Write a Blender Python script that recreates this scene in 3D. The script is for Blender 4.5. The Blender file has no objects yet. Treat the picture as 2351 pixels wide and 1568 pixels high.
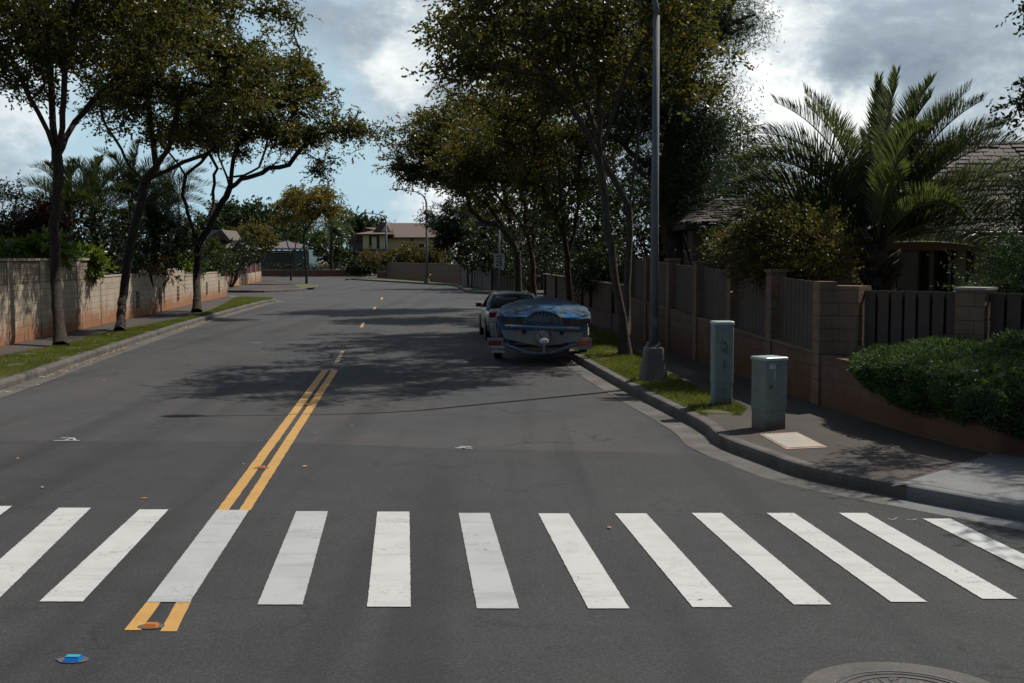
import bpy, bmesh, math, random
import numpy as np
from mathutils import Vector, Matrix
from mathutils.geometry import tessellate_polygon

# ------------------------------------------------------------------ camera, sky, sun, exposure
SC = bpy.context.scene
H = 2.46; F = 2700.0; CX = 1175.5; CY = 784.0
TH = math.atan(194.0/F)
cam_d = bpy.data.cameras.new('camera'); cam = bpy.data.objects.new('camera', cam_d)
SC.collection.objects.link(cam); SC.camera = cam
cam.location = (0, 0, H); cam.rotation_euler = (math.pi/2-TH, 0, 0)
cam_d.sensor_width = 36; cam_d.lens = 36*F/2351.0; cam_d.clip_end = 6000; cam_d.clip_start = .1

SUN_AZ = math.radians(51.5)      # from +Y (away from the camera) towards +X
SUN_EL = math.radians(53)
sd = Vector((math.sin(SUN_AZ)*math.cos(SUN_EL), math.cos(SUN_AZ)*math.cos(SUN_EL), math.sin(SUN_EL)))
sl = bpy.data.lights.new('sun', 'SUN'); sun = bpy.data.objects.new('sun', sl)
SC.collection.objects.link(sun); sl.energy = 5.0; sl.angle = math.radians(.53); sl.color = (1, .955, .88)
sun.rotation_euler = sd.to_track_quat('Z', 'Y').to_euler(); sun.location = (0, 0, 60)
SC.view_settings.view_transform = 'Standard'; SC.view_settings.look = 'None'
SC.view_settings.exposure = -.22; SC.view_settings.gamma = 1
try: SC.cycles.max_bounces = 6; SC.cycles.transparent_max_bounces = 8; SC.cycles.caustics_reflective = False; SC.cycles.caustics_refractive = False
except Exception: pass

class NT:
    """tiny node-tree helper"""
    def __init__(s, tree): s.t = tree; s.n = tree.nodes; s.l = tree.links
    def new(s, typ, **kw):
        n = s.n.new(typ)
        for k, v in kw.items(): setattr(n, k, v)
        return n
    def put(s, sock, v):
        if v is None: return
        if hasattr(v, 'is_output') or hasattr(v, 'links'): s.l.new(v, sock)
        else:
            try: sock.default_value = v
            except Exception: sock.default_value = tuple(v)+(1,)
    def math(s, op, a, b=None, c=None, clamp=False):
        n = s.new('ShaderNodeMath', operation=op); n.use_clamp = clamp
        s.put(n.inputs[0], a); s.put(n.inputs[1], b)
        if c is not None: s.put(n.inputs[2], c)
        return n.outputs[0]
    def noise(s, vec, scale, detail=4, rough=.55, dist=0, out=0, d4=None):
        n = s.new('ShaderNodeTexNoise')
        if d4 is not None: n.noise_dimensions = '4D'; n.inputs['W'].default_value = d4
        s.put(n.inputs['Vector'], vec); n.inputs['Scale'].default_value = scale
        n.inputs['Detail'].default_value = detail; n.inputs['Roughness'].default_value = rough
        n.inputs['Distortion'].default_value = dist
        return n.outputs[out]
    def ss(s, v, a, b, lo=0., hi=1.):
        n = s.new('ShaderNodeMapRange'); n.interpolation_type = 'SMOOTHSTEP'
        s.put(n.inputs[0], v); n.inputs[1].default_value = a; n.inputs[2].default_value = b
        n.inputs[3].default_value = lo; n.inputs[4].default_value = hi
        return n.outputs[0]
    def mix(s, f, a, b, blend='MIX'):
        n = s.new('ShaderNodeMix', data_type='RGBA', blend_type=blend)
        s.put(n.inputs[0], f); s.put(n.inputs[6], a if hasattr(a, 'links') else tuple(a)[:3]+(1,))
        s.put(n.inputs[7], b if hasattr(b, 'links') else tuple(b)[:3]+(1,))
        return n.outputs[2]
    def ramp(s, v, stops, interp='LINEAR'):
        n = s.new('ShaderNodeValToRGB'); s.put(n.inputs[0], v); cr = n.color_ramp; cr.interpolation = interp
        while len(cr.elements) < len(stops): cr.elements.new(.5)
        for e, (p, c) in zip(cr.elements, stops): e.position = p; e.color = tuple(c)[:3]+(1,)
        return n.outputs[0]

world = bpy.data.worlds.new("World"); SC.world = world; world.use_nodes = True
w = NT(world.node_tree); w.n.clear()
sky = w.new('ShaderNodeTexSky'); sky.sky_type = 'NISHITA'; sky.sun_disc = False
sky.sun_elevation = SUN_EL; sky.sun_rotation = SUN_AZ; sky.air_density = 1.0; sky.dust_density = 1.6; sky.ozone_density = 1.2
tc = w.new('ShaderNodeTexCoord').outputs['Generated']
sep = w.new('ShaderNodeSeparateXYZ'); w.put(sep.inputs[0], tc)
den = w.math('ADD', w.math('MAXIMUM', sep.outputs[2], 0.0), .16)
cxv = w.new('ShaderNodeCombineXYZ')
w.put(cxv.inputs[0], w.math('DIVIDE', sep.outputs[0], den)); w.put(cxv.inputs[1], w.math('DIVIDE', sep.outputs[1], den))
w.put(cxv.inputs[2], w.math('MULTIPLY', sep.outputs[2], 3.0))
mpz = w.new('ShaderNodeMapping'); w.put(mpz.inputs[0], tc); mpz.inputs['Scale'].default_value = (3.2, 3.2, 6.2)
P2 = mpz.outputs[0]
def sky_blob(u, v, rad):
    """a cloud bank or a gap at a fixed compass bearing and height in the sky"""
    x = (u-CX)/F; z = -(v-CY)/F
    d = Vector((x, math.cos(TH)+math.sin(TH)*z, -math.sin(TH)+math.cos(TH)*z)).normalized()
    n = w.new('ShaderNodeVectorMath', operation='DISTANCE'); w.put(n.inputs[0], tcd); n.inputs[1].default_value = d
    return w.ss(n.outputs['Value'], rad/F, 0., 0., 1.)
# a domain warp so that the banks have ragged, billowing rims
def warp(src, amt, scale, det):
    wn = w.noise(src, scale, det, .62, out=1)
    a_ = w.new('ShaderNodeVectorMath', operation='SUBTRACT'); w.put(a_.inputs[0], wn); a_.inputs[1].default_value = (.5, .5, .5)
    b_ = w.new('ShaderNodeVectorMath', operation='MULTIPLY_ADD'); w.put(b_.inputs[0], a_.outputs[0]); b_.inputs[1].default_value = (amt, amt, amt*.7); w.put(b_.inputs[2], src)
    return b_.outputs[0]
tcd = warp(tc, .34, 5.5, 6)
def blobs_sum(base_, lst):
    for (u, v, r, k) in lst: base_ = w.math('ADD', base_, w.math('MULTIPLY', sky_blob(u, v, r), k))
    return base_
n1 = w.noise(P2, .95, 7, .60, .15, d4=3.7)
n2 = w.noise(P2, 2.0, 6, .6, .15, d4=8.1)
cov = w.math('ADD', w.math('MULTIPLY', n1, .75), w.math('MULTIPLY', n2, .3))
right = w.ss(sep.outputs[0], .02, .28)
cov = w.math('ADD', cov, w.math('MULTIPLY', right, .16))
cov = blobs_sum(cov, [(880, 130, 460, .24), (60, 260, 230, .08), (1000, 160, 300, .06), (40, 330, 230, .07), (600, 440, 380, -.16), (850, 480, 300, -.12), (250, 430, 260, -.12), (1080, 330, 200, .03)])
mask = w.ss(cov, .40, .62)
# billows: rounded cells broken up by finer noise, lit rims and grey bellies
def billow(scale, seed):
    m_ = w.new('ShaderNodeMapping'); w.put(m_.inputs[0], warp(P2, .5, 1.6, 5)); m_.inputs['Location'].default_value = (seed, seed*1.7, 0)
    vo = w.new('ShaderNodeTexVoronoi', feature='SMOOTH_F1'); w.put(vo.inputs['Vector'], m_.outputs[0]); vo.inputs['Scale'].default_value = scale; vo.inputs['Smoothness'].default_value = .45
    return vo.outputs['Distance']
shade = w.noise(P2, 1.35, 8, .64, .2, d4=1.3); fine_ = w.noise(P2, 5.5, 6, .66, .2, d4=5.5)
bl_ = w.math('SUBTRACT', .55, billow(1.7, 2.2))
br = w.math('ADD', w.math('ADD', w.math('MULTIPLY', shade, 2.0), w.math('MULTIPLY', fine_, .62)), w.math('MULTIPLY', bl_, .55))
br = w.math('ADD', br, -.93)
br = blobs_sum(br, [(1920, 60, 480, -.15), (2150, 60, 400, -.06), (2000, 150, 200, .04), (1770, 240, 220, .34), (1870, 190, 140, .30), (2320, 170, 230, .24), (1760, 330, 170, .16), (2200, 330, 160, -.12),
                    (2300, 290, 130, -.15), (1950, 330, 260, -.05), (1700, 60, 230, .03), (30, 290, 190, -.16), (850, 90, 240, .22), (930, 100, 120, -.1), (830, 350, 120, -.12), (1000, 200, 160, .1), (980, 120, 420, .26), (1300, 100, 300, .12), (1720, 150, 200, .14), (40, 120, 200, .2)])
ccol = w.ramp(br, [(.0, (.30, .37, .45)), (.30, (.44, .53, .61)), (.46, (.60, .70, .77)), (.58, (.86, .94, .97)), (.80, (1.24, 1.26, 1.25))])
skyc = w.new('ShaderNodeVectorMath', operation='SCALE'); w.put(skyc.inputs[0], sky.outputs[0]); skyc.inputs[3].default_value = .13
haze = w.mix(w.ss(sep.outputs[2], .34, .0, .0, .95), skyc.outputs[0], (.44, .70, .86))
thin = w.mix(w.math('MULTIPLY', w.ss(n2, .25, .70), .55), haze, (.66, .86, .96))
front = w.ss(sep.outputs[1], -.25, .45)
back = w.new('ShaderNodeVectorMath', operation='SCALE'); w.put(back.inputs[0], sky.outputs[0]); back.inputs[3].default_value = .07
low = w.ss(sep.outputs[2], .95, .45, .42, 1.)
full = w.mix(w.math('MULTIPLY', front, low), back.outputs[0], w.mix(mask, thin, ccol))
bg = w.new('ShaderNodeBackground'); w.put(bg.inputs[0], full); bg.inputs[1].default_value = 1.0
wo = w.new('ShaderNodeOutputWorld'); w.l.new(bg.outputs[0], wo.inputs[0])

# ------------------------------------------------------------------ where things stand
def ray(u, v):
    x = (u-CX)/F; z = -(v-CY)/F
    return x, math.cos(TH)+math.sin(TH)*z, -math.sin(TH)+math.cos(TH)*z
def G(u, v, z=0.):
    x, y, k = ray(u, v); t = (z-H)/k
    return Vector((x*t, y*t, z))
def A(u, v, Y):
    x, y, k = ray(u, v); t = Y/y
    return Vector((x*t, Y, H+k*t))
def smooth(pts, n=6):
    pts = [Vector((p[0], p[1])) for p in pts]; out = []
    for i in range(len(pts)-1):
        p0 = pts[max(i-1, 0)]; p1 = pts[i]; p2 = pts[i+1]; p3 = pts[min(i+2, len(pts)-1)]
        for k in range(n):
            t = k/n
            out.append(.5*((2*p1)+(p2-p0)*t+(2*p0-5*p1+4*p2-p3)*t*t+(3*p1-p0-3*p2+p3)*t**3))
    out.append(pts[-1]); return out
def offset(line, d):
    """shift a polyline to its left by d"""
    out = []
    for i, p in enumerate(line):
        a = line[max(i-1, 0)]; b = line[min(i+1, len(line)-1)]
        t = (b-a).normalized(); out.append(p+Vector((-t.y, t.x))*d)
    return out

# ------------------------------------------------------------------ materials
MATS = {}
def base(name):
    m = bpy.data.materials.new(name); m.use_nodes = True; t = NT(m.node_tree)
    b = t.n['Principled BSDF']; MATS[name] = m
    return m, t, b
def bump(t, b, h, strength=.3, dist=.01):
    n = t.new('ShaderNodeBump'); n.inputs['Strength'].default_value = strength; n.inputs['Distance'].default_value = dist
    t.put(n.inputs['Height'], h); t.l.new(n.outputs[0], b.inputs['Normal'])
def co(t): return t.new('ShaderNodeTexCoord').outputs['Object']
def plain(name, col, rough=.6, metal=0., var=.25, scale=3., bumps=0., spec=.5):
    m, t, b = base(name); v = co(t)
    n = t.noise(v, scale, 6, .6)
    dk = tuple(c*(1-var) for c in col); lt = tuple(min(1, c*(1+var)) for c in col)
    t.put(b.inputs['Base Color'], t.ramp(n, [(.3, dk), (.7, lt)]))
    b.inputs['Roughness'].default_value = rough; b.inputs['Metallic'].default_value = metal
    b.inputs['Specular IOR Level'].default_value = spec
    if bumps: bump(t, b, t.noise(v, scale*12, 5, .6), bumps, .01)
    return m
def asphalt(name, c0, c1, cracks=.5, brown=.0):
    m, t, b = base(name); v = co(t)
    big = t.noise(v, .12, 5, .6); mid = t.noise(v, 1.7, 7, .68); fine = t.noise(v, 38, 4, .8); f2 = t.noise(v, 85, 3, .8)
    s = t.math('ADD', t.math('MULTIPLY', big, .35), t.math('ADD', t.math('MULTIPLY', mid, .27), t.math('MULTIPLY', fine, .38)))
    col = t.ramp(s, [(.36, c0), (.62, c1)])
    col = t.mix(t.ss(f2, .58, .70, 0, .6), col, (.15, .145, .14))
    col = t.mix(t.ss(f2, .42, .30, 0, .6), col, (.012, .012, .013))
    col = t.mix(1., col, t.ramp(t.noise(v, 62, 3, .85), [(.34, (.62, .62, .62)), (.5, (1, 1, 1)), (.66, (1.5, 1.5, 1.48))]), 'MULTIPLY')
    if brown: col = t.mix(t.ss(t.noise(v, .28, 5, .65, 1.0), .43, .62, 0, brown), col, (.088, .066, .056))
    vd = t.new('ShaderNodeTexVoronoi', feature='F1'); t.put(vd.inputs['Vector'], v); vd.inputs['Scale'].default_value = .9; vd.inputs['Randomness'].default_value = 1
    spot = t.math('MULTIPLY', t.ss(t.math('ADD', vd.outputs['Distance'], t.math('MULTIPLY', mid, .12)), .13, .085), t.ss(t.noise(v, .35, 3, .6), .48, .6, 0, .55))
    col = t.mix(spot, col, tuple(c*.4 for c in c0))
    # lengthwise tyre bands
    mp = t.new('ShaderNodeMapping'); t.put(mp.inputs[0], v); mp.inputs['Scale'].default_value = (1.4, .06, 1); mp.inputs['Rotation'].default_value = (0, 0, -.09)
    tb = t.noise(mp.outputs[0], 1.0, 3, .5)
    col = t.mix(t.ss(tb, .48, .66, 0, .4), col, tuple(c*.55 for c in c0))
    if cracks:
        vv = t.new('ShaderNodeVectorMath', operation='ADD'); t.put(vv.inputs[0], v)
        sc = t.new('ShaderNodeVectorMath', operation='SCALE'); t.put(sc.inputs[0], t.noise(v, 1.6, 5, .7, out=1)); sc.inputs[3].default_value = .8
        t.put(vv.inputs[1], sc.outputs[0])
        vo = t.new('ShaderNodeTexVoronoi', feature='DISTANCE_TO_EDGE'); t.put(vo.inputs['Vector'], vv.outputs[0]); vo.inputs['Scale'].default_value = .75
        ck = t.ss(vo.outputs['Distance'], .020, .006)
        ck = t.math('MULTIPLY', ck, t.ss(t.noise(v, .5, 4, .6), .50, .62, 0, cracks))
        col = t.mix(ck, col, (.014, .013, .013))
    t.put(b.inputs['Base Color'], col); b.inputs['Roughness'].default_value = .88; b.inputs['Specular IOR Level'].default_value = .3
    bump(t, b, t.math('ADD', fine, t.math('MULTIPLY', f2, .7)), .5, .006)
    return m
asphalt('old_asphalt', (.031, .032, .034), (.068, .069, .071), .9, .38)
asphalt('new_asphalt', (.026, .026, .027), (.054, .053, .053), .45)
asphalt('path_asphalt', (.040, .034, .030), (.085, .070, .061), .25, .5)
def concrete(name, c0, c1, stain=None, scale=1.2):
    m, t, b = base(name); v = co(t)
    n = t.noise(v, scale, 7, .65); f = t.noise(v, 40, 4, .7)
    col = t.ramp(t.math('ADD', t.math('MULTIPLY', n, .7), t.math('MULTIPLY', f, .3)), [(.36, c0), (.64, c1)])
    if stain: col = t.mix(t.ss(t.noise(v, .8, 7, .72, .8), .50, .66, 0, .75), col, stain)
    col = t.mix(t.ss(t.noise(v, 110, 2, .6), .66, .76, 0, .5), col, (.06, .055, .05))
    t.put(b.inputs['Base Color'], col); b.inputs['Roughness'].default_value = .9; b.inputs['Specular IOR Level'].default_value = .3
    bump(t, b, f, .4, .006); return m
concrete('old_concrete', (.065, .060, .055), (.15, .136, .122), (.075, .066, .06))
concrete('kerb_dark', (.07, .062, .055), (.15, .135, .12), (.045, .04, .037), 2.5)
concrete('new_concrete', (.13, .133, .133), (.21, .21, .205), (.14, .13, .12))
concrete('slab_concrete', (.30, .27, .235), (.42, .385, .335), (.40, .33, .26), 3)
concrete('lamp_concrete', (.14, .115, .098), (.24, .20, .175), (.14, .11, .09), 3)
def paint(name, c, wear=.5):
    m, t, b = base(name); v = co(t)
    n = t.noise(v, 2.2, 7, .7, .6); f = t.noise(v, 90, 3, .7)
    mp = t.new('ShaderNodeMapping'); t.put(mp.inputs[0], v); mp.inputs['Rotation'].default_value = (0, 0, .5); mp.inputs['Scale'].default_value = (.5, 4, 1)
    tyre = t.noise(mp.outputs[0], 1.1, 5, .6)
    col = t.mix(t.ss(n, .42, .7, 0, .5), c, tuple(x*.74 for x in c))
    col = t.mix(t.ss(tyre, .52, .70, 0, .45), col, tuple(x*.6 for x in c))
    chip = t.math('MULTIPLY', t.ss(t.noise(v, 24, 5, .8), .56, .62), t.ss(t.noise(v, 1.6, 5, .7), .50, .62))
    col = t.mix(t.math('MULTIPLY', chip, .75), col, (.08, .078, .075))
    col = t.mix(t.ss(f, .66, .74, 0, wear), col, (.06, .058, .055))
    t.put(b.inputs['Base Color'], col); b.inputs['Roughness'].default_value = .7
    return m
paint('white_paint', (.50, .495, .475)); paint('worn_paint', (.40, .40, .39), .9); paint('yellow_paint', (.50, .27, .065)); paint('faded_paint', (.30, .2, .1), .9); paint('thin_white', (.42, .42, .41), .9)
def block(name, c0, c1, mortar, bw=.4, bh=.2, dirt=(.36, .14, .055), dirt_h=.6, rough=1., smooth_amt=.0):
    """concrete block laid in courses, red soil splashed up from the ground"""
    m, t, b = base(name); v = co(t)
    s = t.new('ShaderNodeSeparateXYZ'); t.put(s.inputs[0], v)
    c = t.new('ShaderNodeCombineXYZ'); t.put(c.inputs[0], t.math('ADD', s.outputs[0], s.outputs[1])); t.put(c.inputs[1], s.outputs[2])
    br_ = t.new('ShaderNodeTexBrick'); t.put(br_.inputs['Vector'], c.outputs[0])
    br_.inputs['Color1'].default_value = c0+(1,); br_.inputs['Color2'].default_value = c1+(1,); br_.inputs['Mortar'].default_value = mortar+(1,)
    br_.inputs['Scale'].default_value = 1; br_.inputs['Mortar Size'].default_value = .007; br_.inputs['Mortar Smooth'].default_value = .3
    br_.inputs['Brick Width'].default_value = bw; br_.inputs['Row Height'].default_value = bh; br_.inputs['Bias'].default_value = -.1
    n = t.noise(v, 2.0, 7, .65); f = t.noise(v, 28, 5, .7)
    col = t.mix(t.ss(n, .35, .7, 0, .5), br_.outputs[0], tuple(x*.62 for x in c0))
    mp = t.new('ShaderNodeMapping'); t.put(mp.inputs[0], v); mp.inputs['Scale'].default_value = (5, 5, .5)
    col = t.mix(t.ss(t.noise(mp.outputs[0], 1, 5, .6), .52, .75, 0, .5), col, tuple(x*.45 for x in c0))
    hz = t.math('ADD', s.outputs[2], t.math('ADD', t.math('MULTIPLY', t.noise(v, 1.1, 7, .75), -1.5), t.math('ADD', t.math('MULTIPLY', t.noise(mp.outputs[0], .8, 5, .7), -.9), .72)))
    col = t.mix(t.ss(hz, dirt_h-.25, -.45+.05, 0, .9), col, dirt)
    t.put(b.inputs['Base Color'], col); b.inputs['Roughness'].default_value = .92; b.inputs['Specular IOR Level'].default_value = .2
    bump(t, b, t.math('ADD', t.math('MULTIPLY', br_.outputs['Fac'], -1.), t.math('MULTIPLY', f, rough)), .6, .012)
    return m
block('grey_block', (.42, .345, .26), (.48, .40, .31), (.22, .18, .14), dirt=(.30, .125, .055))
block('split_block', (.18, .112, .078), (.21, .137, .098), (.085, .06, .045), dirt=(.14, .068, .038), rough=2.2)
block('low_block', (.185, .118, .085), (.215, .142, .105), (.10, .075, .06), dirt=(.15, .075, .045), dirt_h=.7, rough=1.6)
block('pillar_block', (.22, .148, .103), (.25, .172, .122), (.10, .07, .055), bw=.6, bh=.2, dirt=(.2, .12, .08), dirt_h=.1, rough=2.2)
block('far_block', (.20, .145, .105), (.235, .17, .125), (.2, .14, .1), dirt=(.26, .14, .08), dirt_h=.5)
block('pale_block', (.44, .36, .27), (.5, .41, .31), (.3, .24, .18), dirt=(.36, .18, .09))
def wood(name, c0, c1):
    m, t, b = base(name); v = co(t)
    mp = t.new('ShaderNodeMapping'); t.put(mp.inputs[0], v); mp.inputs['Scale'].default_value = (9, 9, .8)
    n = t.noise(mp.outputs[0], 3, 7, .7); n2 = t.noise(v, .9, 4, .6)
    t.put(b.inputs['Base Color'], t.ramp(t.math('ADD', t.math('MULTIPLY', n, .6), t.math('MULTIPLY', n2, .4)), [(.35, c0), (.65, c1)]))
    b.inputs['Roughness'].default_value = .85; bump(t, b, n, .5, .005); return m
wood('grey_slat', (.068, .048, .040), (.112, .084, .071)); wood('red_slat', (.075, .030, .024), (.125, .052, .042)); wood('red_picket', (.10, .022, .020), (.15, .035, .03))
wood('fence_board', (.10, .083, .07), (.16, .13, .11)); wood('shake', (.034, .027, .023), (.12, .09, .073)); wood('dark_trim', (.02, .016, .013), (.04, .03, .025))
def bark(name, c0, c1):
    m, t, b = base(name); v = co(t)
    mp = t.new('ShaderNodeMapping'); t.put(mp.inputs[0], v); mp.inputs['Scale'].default_value = (6, 6, 2.2)
    n = t.noise(mp.outputs[0], 3, 8, .7, .5)
    t.put(b.inputs['Base Color'], t.ramp(n, [(.35, c0), (.68, c1)])); b.inputs['Roughness'].default_value = .95
    b.inputs['Specular IOR Level'].default_value = .15
    bump(t, b, n, .9, .03); return m
bark('bark', (.028, .022, .018), (.085, .068, .055)); bark('bark_red', (.05, .024, .016), (.11, .06, .045)); bark('palm_bark', (.03, .023, .019), (.10, .08, .066))
bark('smooth_bark', (.055, .045, .038), (.13, .108, .09))
def leaf(name, stops, rough=.38, trans=.35, spec=.5):
    m, t, b = base(name)
    at = t.new('ShaderNodeAttribute', attribute_name='rnd'); v = co(t)
    n = t.noise(v, .55, 3, .6)
    k = t.math('ADD', t.math('MULTIPLY', at.outputs['Fac'], .62), t.math('MULTIPLY', n, .38))
    n_ = len(stops); col = t.ramp(k, [(.15+.7*i/(n_-1), s) for i, s in enumerate(stops)])
    t.put(b.inputs['Base Color'], col); b.inputs['Roughness'].default_value = rough; b.inputs['Specular IOR Level'].default_value = spec
    tr = t.new('ShaderNodeBsdfTranslucent'); sc = t.new('ShaderNodeVectorMath', operation='MULTIPLY'); t.put(sc.inputs[0], col); sc.inputs[1].default_value = (1.25, 1.15, .5)
    t.l.new(sc.outputs[0], tr.inputs[0])
    ms = t.new('ShaderNodeMixShader'); ms.inputs[0].default_value = trans
    t.l.new(b.outputs[0], ms.inputs[1]); t.l.new(tr.outputs[0], ms.inputs[2])
    t.l.new(ms.outputs[0], t.n['Material Output'].inputs[0]); return m
leaf('street_leaf', [(.024, .033, .013), (.048, .059, .020), (.080, .088, .026), (.12, .108, .030), (.14, .085, .03)], .36, .55, .45)
leaf('gold_leaf', [(.06, .065, .02), (.11, .105, .03), (.17, .14, .04), (.20, .13, .05)], .45, .6, .4); leaf('palm_dark', [(.016, .028, .014), (.030, .048, .022), (.048, .070, .030), (.075, .085, .034)], .4, .35, .4)
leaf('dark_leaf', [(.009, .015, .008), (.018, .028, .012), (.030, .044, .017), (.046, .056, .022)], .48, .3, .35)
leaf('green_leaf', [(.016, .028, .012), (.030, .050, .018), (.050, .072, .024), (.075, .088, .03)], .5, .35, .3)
leaf('lime_leaf', [(.06, .11, .018), (.10, .16, .025), (.14, .19, .03)], .35, .45)
leaf('olive_leaf', [(.038, .042, .014), (.068, .068, .022), (.105, .092, .028), (.14, .105, .038)], .45, .5, .35)
leaf('red_leaf', [(.03, .012, .010), (.06, .016, .012), (.10, .03, .015)], .3, .4)
leaf('flower_red', [(.35, .03, .02), (.55, .06, .03), (.6, .12, .05)], .5, .3)
leaf('orange_leaf', [(.10, .05, .015), (.17, .08, .02), (.24, .11, .03)], .5, .4)
leaf('needle', [(.013, .028, .014), (.026, .052, .026), (.045, .08, .04), (.065, .105, .048)], .5, .25, .3)
leaf('juniper', [(.025, .050, .022), (.050, .092, .036), (.085, .135, .050), (.12, .17, .065)], .6, .25, .3)
leaf('palm_leaf', [(.040, .060, .034), (.072, .10, .052), (.11, .145, .07), (.15, .165, .08)], .38, .4, .5)
leaf('far_leaf', [(.022, .042, .020), (.035, .06, .026), (.055, .08, .034)], .6, .2, .2)
leaf('grass_blade', [(.075, .10, .024), (.12, .155, .037), (.175, .20, .055), (.21, .17, .08)], .6, .4, .2)
leaf('litter', [(.30, .20, .10), (.45, .32, .18), (.55, .42, .26), (.25, .10, .05)], .8, .1, .2)
m, t, b = base('lawn'); v = co(t)
t.put(b.inputs['Base Color'], t.mix(t.ss(t.noise(v, .7, 6, .7), .42, .68), t.ramp(t.noise(v, 14, 6, .7), [(.3, (.04, .055, .014)), (.7, (.10, .12, .03))]), (.14, .105, .055)))
b.inputs['Roughness'].default_value = .95; bump(t, b, t.noise(v, 60, 4, .7), .8, .03)
m, t, b = base('yard'); v = co(t)
t.put(b.inputs['Base Color'], t.ramp(t.noise(v, .6, 8, .7), [(.3, (.035, .035, .018)), (.5, (.06, .06, .025)), (.7, (.11, .07, .045))]))
b.inputs['Roughness'].default_value = .95
plain('pole_metal', (.13, .145, .155), .75, .0, .2, 2); plain('dark_metal', (.05, .055, .06), .5, .3)

def painted(name, col, rust=.5):
    m, t, b = base(name); v = co(t); s = t.new('ShaderNodeSeparateXYZ'); t.put(s.inputs[0], v)
    mp = t.new('ShaderNodeMapping'); t.put(mp.inputs[0], v); mp.inputs['Scale'].default_value = (14, 14, 1.1)
    st = t.noise(mp.outputs[0], 1, 6, .65); n = t.noise(v, 5, 7, .7); f = t.noise(v, 30, 5, .7)
    c = t.ramp(n, [(.3, tuple(x*.78 for x in col)), (.7, tuple(min(1, x*1.18) for x in col))])
    c = t.mix(t.ss(st, .50, .72, 0, .5), c, tuple(x*.6 for x in col)); c = t.mix(t.ss(f, .66, .74, 0, .7), c, (.30, .33, .31))
    hz = t.math('ADD', s.outputs[2], t.math('MULTIPLY', n, -.35)); c = t.mix(t.ss(hz, .02, -.16, 0, .85), c, (.13, .075, .05))
    c = t.mix(t.ss(t.noise(v, 9, 6, .75), .62, .70, 0, rust), c, (.10, .055, .04))
    t.put(b.inputs['Base Color'], c); b.inputs['Roughness'].default_value = .6; bump(t, b, n, .2, .01)
painted('pedestal_paint', (.19, .25, .228), .35); painted('pedestal_grey', (.168, .208, .190), .6); plain('pedestal_lid', (.36, .44, .42), .35, .0, .12, 4)
plain('scrawl', (.035, .045, .055), .7); plain('sign_white', (.42, .44, .42), .45, 0, .08); plain('sign_black', (.012, .012, .014), .5); plain('sign_blue', (.02, .05, .10), .5)
plain('silver_paint', (.30, .32, .32), .28, .35, .06, 2); plain('glass_dark', (.012, .016, .02), .06, 0, .1, 2, 0, .9); plain('tyre', (.014, .014, .014), .85, 0, .3, 8); plain('rim', (.30, .31, .32), .35, .7)
plain('red_lens', (.28, .012, .010), .2); plain('orange_lens', (.45, .09, .015), .25); plain('black_trim', (.018, .018, .02), .5); plain('car_white', (.72, .73, .74), .25, 0, .03)
plain('boat_white', (.30, .31, .29), .45, 0, .14, 3); plain('boat_blue', (.010, .135, .34), .3, 0, .15, 3); plain('alu', (.30, .31, .32), .4, .6, .15, 6); plain('trailer_steel', (.20, .23, .25), .5, .5, .35, 6)
plain('fender_grey', (.27, .29, .29), .5, .1, .2, 4)
m, t, b = base('tarp'); v = co(t)
t.put(b.inputs['Base Color'], t.ramp(t.noise(v, 1.4, 7, .65, .6), [(.40, (.050, .038, .024)), (.465, (.012, .035, .06)), (.55, (.007, .066, .15)), (.76, (.02, .15, .27))]))
b.inputs['Roughness'].default_value = .55; b.inputs['Specular IOR Level'].default_value = .3; bump(t, b, t.noise(v, 5, 5, .55, 1.2), .5, .03)
plain('tarp_back', (.045, .04, .022), .5, 0, .5, 4); plain('tarp_emblem', (.10, .155, .18), .5, 0, .1); plain('tarp_rope', (.26, .28, .25), .7)
plain('beige_wall', (.78, .66, .44), .9, 0, .08, 1); plain('beige_side', (.72, .60, .40), .9, 0, .08, 1); plain('brown_roof', (.14, .095, .080), .9, 0, .16, 14, .5); plain('brown_trim', (.085, .035, .025), .7)
plain('grey_roof', (.13, .105, .095), .9, 0, .2, 10, .5); plain('blue_wall', (.10, .155, .165), .8, 0, .08, 1); plain('taupe_wall', (.13, .13, .13), .85, 0, .1); plain('fascia_white', (.50, .54, .54), .6, 0, .05)
plain('near_wall', (.105, .08, .063), .92, 0, .14, 2, .3); plain('near_post', (.20, .155, .115), .85, 0, .12, 2, .2); plain('window_glass', (.015, .015, .014), .12, 0, .3, 1, 0, .7); plain('curtain', (.16, .13, .10), .9)  # house windows share one near-black glossy base colour
plain('red_kerb_wall', (.25, .105, .07), .9, 0, .25, 1.5, .3); plain('rpm_orange', (.50, .15, .03), .3, 0, .1); plain('rpm_blue', (.01, .13, .45), .25, 0, .1); plain('rpm_teal', (.02, .36, .42), .4, 0, .1); plain('epoxy', (.10, .095, .085), .4)
plain('cast_iron', (.13, .115, .115), .42, .75, .3, 12, .3); plain('opening_dark', (.03, .026, .03), .6, .5); plain('yellow_cap', (.55, .38, .08), .5); plain('pier_tan', (.33, .23, .16), .9)
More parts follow.
